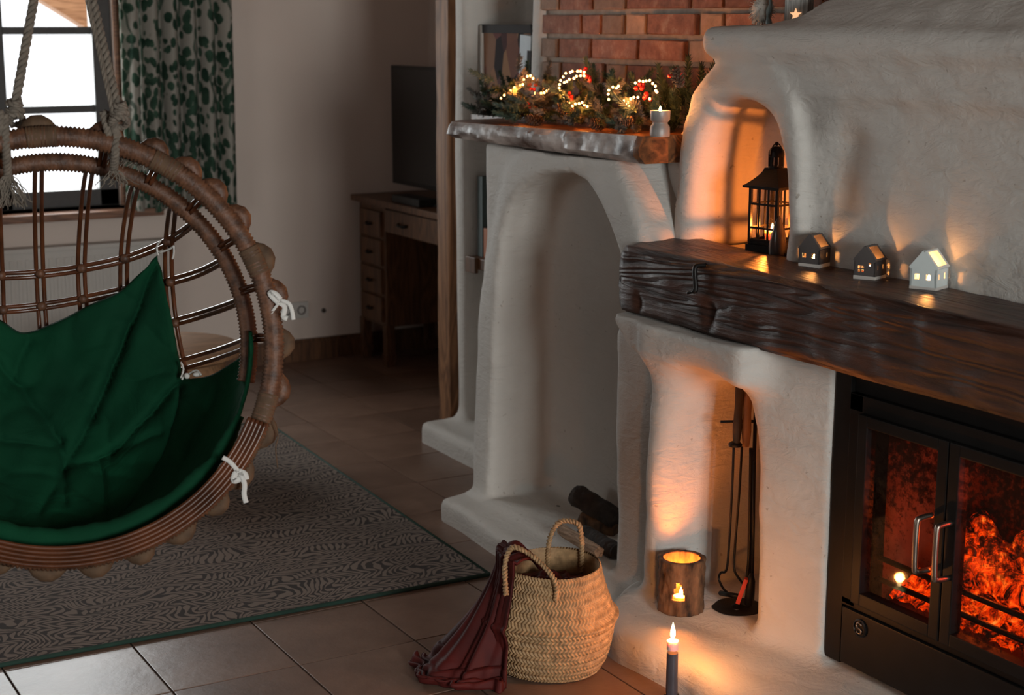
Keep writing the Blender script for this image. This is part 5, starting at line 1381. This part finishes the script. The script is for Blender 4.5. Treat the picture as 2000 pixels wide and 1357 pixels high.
# radiator below the window
rd = thing('radiator', 'white panel radiator under the window behind the chair', 'radiator', (1.6, YB-0.06, 0.12))
zt_ = 0.645
mb = MB(); mb.box(0.95, 2.175, YB-0.09, YB-0.03, 0.13, zt_-0.02); wobj('panel', mb, M['whitemetal'], rd, bevel=0.004)
mb = MB(); mb.box(0.945, 2.185, YB-0.10, YB-0.025, zt_-0.02, zt_); wobj('top_grille', mb, M['whitemetal'], rd, bevel=0.003)
rib = MB(); rib.box(-0.008, 0.008, -0.004, 0.004, 0.16, zt_-0.05); rme = mesh_of('rib', rib, M['whitemetal'], bevel=0.003)
for k in range(36):
    o = obj('rib', rme, parent=rd); o.location = (0.98+k*0.0335-1.6, YB-0.092-(YB-0.06), -0.12)
mb = MB(); mb.tube([(2.19, YB-0.06, 0.60), (2.215, YB-0.06, 0.60)], 0.012, 10); mb.tube([(2.20, YB-0.06, 0.60), (2.20, YB-0.06, 0.655)], 0.014, 10); wobj('valve', mb, M['blackiron'], rd, smooth='auto')

# curtains
def curtain(x0, x1, z0, z1, label, nf=6):
    c = thing('curtain', label, 'curtain', ((x0+x1)/2, YB-0.10, 0), 0, 'leaf print curtains')
    n = 140; m = 20; P = []; uv = []
    for i in range(m+1):
        z = z0+(z1-z0)*i/m; row = []
        for j in range(n+1):
            t = j/n; x = x0+(x1-x0)*t+0.006*math.sin(t*PI*2*nf+z)
            y = YB-0.085+0.032*math.sin(t*PI*2*nf+0.4*math.sin(z*2))+0.01*noise3(t*8, z*2, 0)
            row.append(Vector((x, y, z+0.006*math.sin(t*20)))); uv.append((t*(x1-x0)*1.7, z))
        P.append(row)
    mb = MB(); mb.grid(P); o = wobj('cloth', mb, M['curtain'], c, smooth=True, fix=False)
    ul = o.data.uv_layers.new(name='UVMap')
    for lp in o.data.loops: ul.data[lp.index].uv = uv[lp.vertex_index]
    hd = MB()
    for k in range(9): hd.tube([((x0+0.03+(x1-x0-0.06)*k/8), YB-0.085+0.02*math.cos(a), z1+0.012+0.02*math.sin(a)) for a in np.linspace(0, 2*PI, 13)], 0.002, 5)
    wobj('rings', hd, M['blackiron'], c)
curtain(2.0, 2.515, 0.775, 2.26, 'green leaf print curtain at the right side of the window')
curtain(0.45, 0.98, 0.775, 2.26, 'green leaf print curtain at the left side of the window')
cr = thing('curtain_rod', 'dark curtain rod above the window', 'rod', (1.5, YB-0.085, 2.27))
mb = MB(); mb.tube([(0.3, YB-0.085, 2.292), (2.7, YB-0.085, 2.292)], 0.011, 10); wobj('rod', mb, M['blackiron'], cr, smooth='auto')
for x in (0.4, 2.6):
    mb = MB(); mb.tube([(x, YB-0.085, 2.292), (x, YB, 2.292)], 0.008, 8); wobj('bracket', mb, M['blackiron'], cr)

# small wooden table seen through the chair
tb = thing('side_table', 'low pine side table with a rounded top behind the hanging chair', 'table', (1.70, 5.55, 0.009))
mb = MB(); mb.lathe([(0, 0.40), (0.27, 0.40), (0.285, 0.41), (0.285, 0.43), (0.27, 0.44), (0, 0.44)], n=48, cap=False); obj('table_top', mb, M['tablewood'], tb, smooth='auto')
mb = MB(); mb.lathe([(0.22, 0.33), (0.225, 0.33), (0.225, 0.40), (0.22, 0.40)], n=40, cap=False); obj('apron', mb, M['tablewood'], tb, smooth='auto')
for k in range(4):
    a = k*PI/2+0.5; mb = MB(); x, y = 0.2*math.cos(a), 0.2*math.sin(a); mb.tube([(x*1.1, y*1.1, 0), (x, y, 0.40)], [0.018, 0.024], 10); obj('leg', mb, M['tablewood'], tb, smooth='auto')

# ------------------------------------------------------------------ HANGING CHAIR
DC = 3.25
CC = at(120, 680, D=DC)                              # centre of the front ring
NV = (Vector((0, 0, CAMH))-CC).normalized()          # ring faces the room, tilted back like a seat
RU = Vector((-NV.y, NV.x, 0)).normalized(); 
if RU.dot(_R) < 0: RU = -RU
RW = NV.cross(RU); 
if RW.z < 0: RW = -RW
DD = (Vector((0, 0, CAMH))-CC).length
K = DD/ (FPX*((Vector((120-1000, -(680-678.5), FPX)).length)/FPX)) # metres per photo pixel on the ring plane
Rr = 420*K
hc = thing('hanging_chair', 'round brown rattan hanging chair on knotted ropes', 'hanging chair', tuple(CC))
def CP(u, w, d=0.0):                                # local metres -> world
    return CC+RU*u+RW*w-NV*d
def ringpts(R, d, n, a0=0, a1=2*PI, sag=0.0):
    return [CP(R*math.cos(a0+(a1-a0)*i/n), R*math.sin(a0+(a1-a0)*i/n)+sag, d) for i in range(n+(0 if abs(a1-a0-2*PI) < 1e-6 else 1))]
def wrapped(pts, r, closed, amp=0.20, step=0.0075):
    q = densify(pts+([pts[0]] if closed else []), step/2)
    if closed: q = q[:-1]
    return MB().tube(q, [r*(1+amp*(i % 2)-amp/2+0.03*noise3(i*0.03, 0, 0)) for i in range(len(q))], 12, closed=closed)
wobj('front_ring', wrapped(ringpts(Rr*0.985, 0.0, 220), 20*K, True), M['rattan_wrap'], hc, smooth=True)
R2 = 376*K
wobj('inner_ring', wrapped(ringpts(R2, 0.115, 120, math.radians(-14), math.radians(194)), 18*K, False), M['rattan_wrap'], hc, smooth=True)
# flat band of canes along the bottom of the rim
for k in range(5):
    R_k = (388+8.5*k)*K
    wobj('rim_cane', MB().tube(ringpts(R_k, -0.022, 120, math.radians(-188), math.radians(-24)), 4.6*K, 8), M['rattan'], hc, smooth=True)
# scalloped cane bound to the outside of the rim
ang = [92, 76, 62, 52, 43, 33.5, 22, 11, -2, -14, -27, -39, -50, -61, -72, -84, -97, -110, -123, -137, -151, -165, 179, 163, 147, 133, 120, 106]
rk_s = random.Random(6)
for i, a in enumerate(ang):
    a = math.radians(a); w_ = math.radians(rk_s.uniform(3.8, 5.0)); a += math.radians(rk_s.uniform(-1.2, 1.2))
    pts = []
    for k in range(13):
        t = k/12*2-1; b_ = a+w_*t
        pts.append(CP((Rr+(5+17*math.cos(t*PI/2)**1.3)*K)*math.cos(b_), (Rr+(5+17*math.cos(t*PI/2)**1.3)*K)*math.sin(b_), 0.02))
    rr = [(8+9*math.cos((k/12*2-1)*PI/2))*K*(1+0.08*((k) % 2)) for k in range(13)]
    wobj('scallop', MB().tube(pts, rr, 10), M['jute'] if i in (0, 6, 8) or i > 9 else M['rattan_wrap'], hc, smooth=True)
# jute bindings over the rim at some joints
for a in (92, 58, 22, -20, -31):
    wobj('binding', wrapped(ringpts(Rr*0.985, 0.0, 10, math.radians(a-4), math.radians(a+4)), 21*K, False, 0.12, 0.006), M['jute'], hc, smooth=True, label='coarse jute binding')
# spacers between both rings
for a in list(range(75, -14, -15))+list(range(105, 200, 18)):
    b_ = math.radians(a); dd = 0.012
    for s in (-1, 1):
        b2 = b_+s*0.012
        wobj('spacer_cane', MB().tube(spline([CP(Rr*0.985*math.cos(b2), Rr*0.985*math.sin(b2), 0.0), CP((Rr*0.97)*math.cos(b2), (Rr*0.97)*math.sin(b2), 0.06), CP(R2*math.cos(b2), R2*math.sin(b2), 0.10)], 3), 4.5*K, 8), M['rattan'], hc, smooth=True)
BD = 0.46
def bowl(px, py, inset=0.0):
    """point of the basket shell seen at this place of the ring opening"""
    u = (px-120)*K; w = -(py-680)*K; uu, ww = u, w; d = 0
    for _ in range(12):
        q = 1-(uu*uu+ww*ww)/(R2*R2); d = 0.10+(BD-inset)*math.sqrt(max(q, 0)) if q > 0 else 0.10
        s = (DD+d)/DD; uu, ww = u*s*0.5+uu*0.5, w*s*0.5+ww*0.5
    rr = math.hypot(uu, ww)
    if rr > R2: uu *= R2/rr; ww *= R2/rr
    return CP(uu, ww, d)
def cane_pair(name, pl, sep, horiz):
    for s in (-1, 1):
        q = [bowl(x+(0 if horiz else s*sep), y+(s*sep if horiz else 0)) for x, y in pl]
        wobj(name, MB().tube(spline(q, 4), 4.8*K, 8), M['rattan'], hc, smooth=True)
verts_ = [[(-170, 360), (-165, 500), (-150, 640), (-120, 800)], [(-75, 325), (-72, 500), (-66, 640), (-50, 800), (-20, 950)], [(12, 310), (14, 420), (12, 540), (12, 640), (30, 800), (60, 950)], [(97, 308), (92, 400), (88, 520), (88, 640), (95, 800), (110, 950)],
          [(196, 318), (183, 380), (170, 480), (165, 560), (170, 700), (180, 850)], [(285, 350), (268, 400), (252, 480), (245, 560), (240, 700), (240, 850)], [(362, 385), (345, 430), (335, 500), (333, 580), (338, 660), (350, 745), (360, 830)]]
for v in verts_: cane_pair('vertical_cane', v, 6.5, False)
hor = [[(-235, 500), (-120, 520), (0, 533), (90, 533), (180, 524), (260, 508), (330, 482), (378, 452), (408, 425)],
       [(-250, 590), (-120, 598), (0, 600), (90, 596), (180, 584), (260, 570), (330, 560), (390, 545), (440, 522), (470, 500)],
       [(-250, 660), (-60, 670), (120, 668), (250, 655), (330, 642), (400, 626), (470, 603), (500, 575)],
       [(335, 729), (350, 725), (420, 708), (490, 687)]]
for i, v in enumerate(hor): cane_pair('horizontal_cane', v, 5.0 if i != 3 else 9.0, True)
# bindings where canes cross
for (x, y) in [(15, 533), (88, 533), (167, 526), (250, 510), (335, 480), (15, 600), (88, 596), (166, 586), (335, 560), (340, 642)]:
    p = bowl(x, y); wobj('cane_binding', MB().ball(p+NV*0.004, 12*K, 8, 6, (1, 1, 0.9)), M['rattan_wrap'], hc, smooth=True)

# ropes: up to a hook under the ceiling
hook = at(112, -255, D=DC+0.12)
knotL = at(28, 215, D=DC+0.02); knotR = at(232, 220, D=DC+0.0)
def rope(a, b_, r, name='rope'):
    wobj(name, braid(densify([a, b_], 0.004), r, 3, 0.045, 6), M['rope'], hc, smooth=True)
rope(knotL, hook, 8.5*K); rope(knotR, hook+RU*0.01, 8.5*K); rope(knotR+NV*0.012-RU*0.012, hook+NV*0.01, 4.5*K)
rope(hook, Vector((hook.x, hook.y, ZC)), 11*K)
wobj('ceiling_hook', MB().tube([(hook.x, hook.y, ZC-0.06), (hook.x, hook.y, ZC)], 0.012, 10), M['blackiron'], hc)
rk = random.Random(2)
def knot(c, d, s=1.0):
    for k in range(4):
        c2 = c+d*(k*0.012-0.02); R0 = (15-1.5*k)*K*s; pts = [c2+RU*math.cos(t)*R0+RW*math.sin(t+k)*R0*0.5+NV*math.sin(t)*R0*1.3 for t in np.linspace(0, 2*PI, 20)]
        wobj('knot_turn', braid(densify(pts, 0.003), 6.5*K*s, 2, 0.02), M['rope'], hc, smooth=True)
knot(knotL, RW); knot(knotR, RW)
def lash(x0, y0, x1, y1, d0, d1, r=8):
    a = CP((x0-120)*K, -(y0-680)*K, d0); b_ = CP((x1-120)*K, -(y1-680)*K, d1); mid = a.lerp(b_, 0.5)+NV*0.028
    wobj('rope_lashing', braid(densify(spline([a, mid, b_], 6), 0.003), r*K, 3, 0.03), M['rope'], hc, smooth=True)
for (x0, y0, x1, y1) in [(20, 215, 2, 300), (32, 218, 30, 300), (10, 220, 16, 330), (40, 225, 38, 345), (225, 222, 238, 300), (240, 222, 252, 310), (232, 226, 262, 300), (246, 270, 240, 330)]:
    lash(x0, y0, x1, y1, -0.01, 0.04)
def tassel(px, py, n, L, seed):
    r = random.Random(seed); c = CP((px-120)*K, -(py-680)*K, 0.02); mb = MB()
    for k in range(n):
        p = c+RU*r.uniform(-10, 10)*K; pts = [p]
        dx = r.uniform(-1, 1)
        for j in range(5): pts.append(pts[-1]+RU*(dx*7+r.uniform(-6, 6))*K-RW*r.uniform(4, 12)*K*L+NV*r.uniform(-4, 4)*K)
        mb.tube(pts, 1.1*K, 3, cap=False)
    wobj('frayed_end', mb, M['rope'], hc)
tassel(38, 340, 46, 1.35, 1); tassel(25, 350, 18, 1.1, 2); tassel(268, 285, 40, 0.9, 3); tassel(240, 335, 20, 0.7, 4); tassel(285, 300, 24, 0.7, 5)
wobj('loose_cord', MB().tube(spline([CP((522-120)*K, -(850-680)*K, -0.01), CP((530-120)*K, -(880-680)*K, -0.012), CP((524-120)*K, -(905-680)*K, -0.012), CP((526-120)*K, -(945-680)*K, -0.012)], 5), 1.4*K, 5), M['jute'], hc)

# green cushion cover, tied to the frame
cu = thing('chair_cushion', 'loose dark green cushion lining the hanging chair', 'cushion', tuple(CC))
def panel(top, right, left, name, inset, nu=70, nv=70, seed=0, creases=(), puff=0.02):
    P = []
    for i in range(nv+1):
        v = i/nv; row = []
        L_ = arr_at(left, v); R_q = arr_at(right, v)
        for j in range(nu+1):
            u = j/nu; Tp = arr_at(top, u); t0 = top[0]; t1 = top[-1]
            base = (L_[0]*(1-u)+R_q[0]*u, L_[1]*(1-u)+R_q[1]*u)
            lin = (t0[0]*(1-u)+t1[0]*u, t0[1]*(1-u)+t1[1]*u)
            x = base[0]+(Tp[0]-lin[0])*(1-v)**1.3; y = base[1]+(Tp[1]-lin[1])*(1-v)**1.3
            p = bowl(x, y, inset)
            h = puff*math.sin(PI*min(max(u, 0), 1))**0.5*math.sin(PI*v)**0.5+0.022*noise3(x*0.008, y*0.008, seed)+0.009*noise3(x*0.02+y*0.012, y*0.008, seed+3)-0.010*(1-abs(noise3(x*0.010-y*0.006, y*0.012, seed+9)))**8
            for (ax, ay, bx_, by_, wd, dp) in creases:
                ex, ey = bx_-ax, by_-ay; L2 = ex*ex+ey*ey; tt = max(0, min(1, ((x-ax)*ex+(y-ay)*ey)/L2)); ds = math.hypot(x-ax-ex*tt+6*noise3(tt*4, ax, 0), y-ay-ey*tt+6*noise3(tt*4, ay, 7))
                h -= 1.5*dp*math.exp(-(ds/wd)**2)
            row.append(p+NV*h)
        P.append(row)
    mb = MB(); mb.grid(P); o = wobj(name, mb, M['green'], cu, smooth=True)
    m = o.modifiers.new('thick', 'SOLIDIFY'); m.thickness = 0.008; m.offset = 0
    return o
cr = [(315, 520, 170, 820, 10, 0.022), (170, 820, 60, 1000, 9, 0.014), (345, 760, 200, 900, 9, 0.018), (0, 700, 110, 860, 9, 0.012), (110, 860, 110, 980, 8, 0.014), (300, 860, 110, 920, 8, 0.012), (250, 640, 200, 760, 9, 0.010), (0, 850, 100, 870, 7, 0.010), (180, 900, 190, 1030, 7, 0.012), (60, 660, 10, 760, 9, 0.01)]
panel([(-260, 560), (-190, 590), (-120, 628), (-60, 622), (0, 618), (50, 648), (120, 628), (180, 600), (235, 578), (275, 545), (314, 507)],
      [(314, 507), (328, 600), (340, 690), (344, 752), (325, 840), (290, 920), (230, 1000), (165, 1058)],
      [(-260, 560), (-275, 680), (-250, 800), (-200, 900), (-130, 980), (-60, 1035), (20, 1056)], 'back_panel', 0.05, 90, 80, 1, cr, 0.05)
panel([(338, 752), (370, 756), (405, 752), (440, 735), (475, 712), (500, 690), (519, 664)],
      [(519, 664), (521, 720), (512, 780), (490, 840), (455, 900), (400, 960), (330, 1005), (250, 1040), (150, 1062)],
      [(338, 752), (325, 820), (300, 880), (265, 940), (220, 990), (150, 1060)], 'side_panel', 0.03, 60, 80, 5, [(519, 670, 440, 880, 7, -0.016), (345, 770, 280, 930, 9, 0.015), (420, 780, 330, 960, 12, 0.012)], 0.02)
# bottom roll of the cover against the rim
rollp = [(-215, 900), (-120, 985), (-20, 1042), (80, 1058), (180, 1052), (280, 1020), (370, 970), (430, 915), (470, 850)]
q = spline([bowl(x, y-10, 0.0)+NV*0.06 for x, y in rollp], 8)
mb = MB().tube(q, [(9+14*math.sin(PI*i/(len(q)-1))+9*noise3(i*0.22, 1, 1)+4*noise3(i*0.6, 3, 1))*K for i in range(len(q))], 14); wobj('bottom_roll', mb, M['green'], cu, smooth=True)
# white ties
def tie(pts, w_=4.0, d=-0.03, name='tie'):
    q = spline([CP((x-120)*K, -(y-680)*K, dd if isinstance(dd, float) else d) for x, y, *r in pts for dd in [(r[0] if r else d)]], 5)
    P = []
    for i, p in enumerate(q):
        t = (q[min(i+1, len(q)-1)]-q[max(i-1, 0)]).normalized(); s = t.cross(NV).normalized()
        if s.length < 0.5: s = RU
        P.append([p-s*w_*K, p+s*w_*K])
    mb = MB(); mb.grid(P); o = wobj(name, mb, M['ribbon'], cu, smooth=True)
    m = o.modifiers.new('thick', 'SOLIDIFY'); m.thickness = 0.0015
for pts, w_ in [([(518, 662, 0.03), (524, 640, -0.01), (545, 612)], 2.6), ([(545, 612), (536, 604), (528, 592), (538, 594), (548, 606)], 5.5), ([(546, 612), (556, 622), (552, 640), (560, 645)], 5), ([(548, 608), (564, 614), (570, 630), (572, 648)], 4),
                 ([(416, 914), (430, 924), (445, 944)], 4.5), ([(445, 944), (438, 950), (436, 962), (450, 958)], 6), ([(446, 944), (457, 950), (460, 962)], 6), ([(448, 946), (456, 970), (454, 990), (457, 1008)], 5)]:
    tie(pts, w_)
for pts in ([(314, 507), (312, 490), (320, 478)], [(316, 502), (335, 496), (345, 490)], [(345, 490), (344, 505), (341, 515)], [(344, 752), (350, 735), (346, 720)], [(346, 755), (352, 745), (356, 752)], [(360, 745), (375, 738), (384, 748)]):
    q = [bowl(x, y, 0.06)+NV*0.02 for x, y in pts]
    mb = MB().tube(spline(q, 4), 2.4*K, 6); wobj('tie', mb, M['ribbon'], cu, smooth=True)
mb = MB(); mb.ball(bowl(356, 748, 0.06)+NV*0.02, 7*K, 8, 6); mb.ball(bowl(376, 746, 0.06)+NV*0.02, 8*K, 8, 6, (1.3, 1, 0.7)); wobj('bow', mb, M['ribbon'], cu, smooth=True)
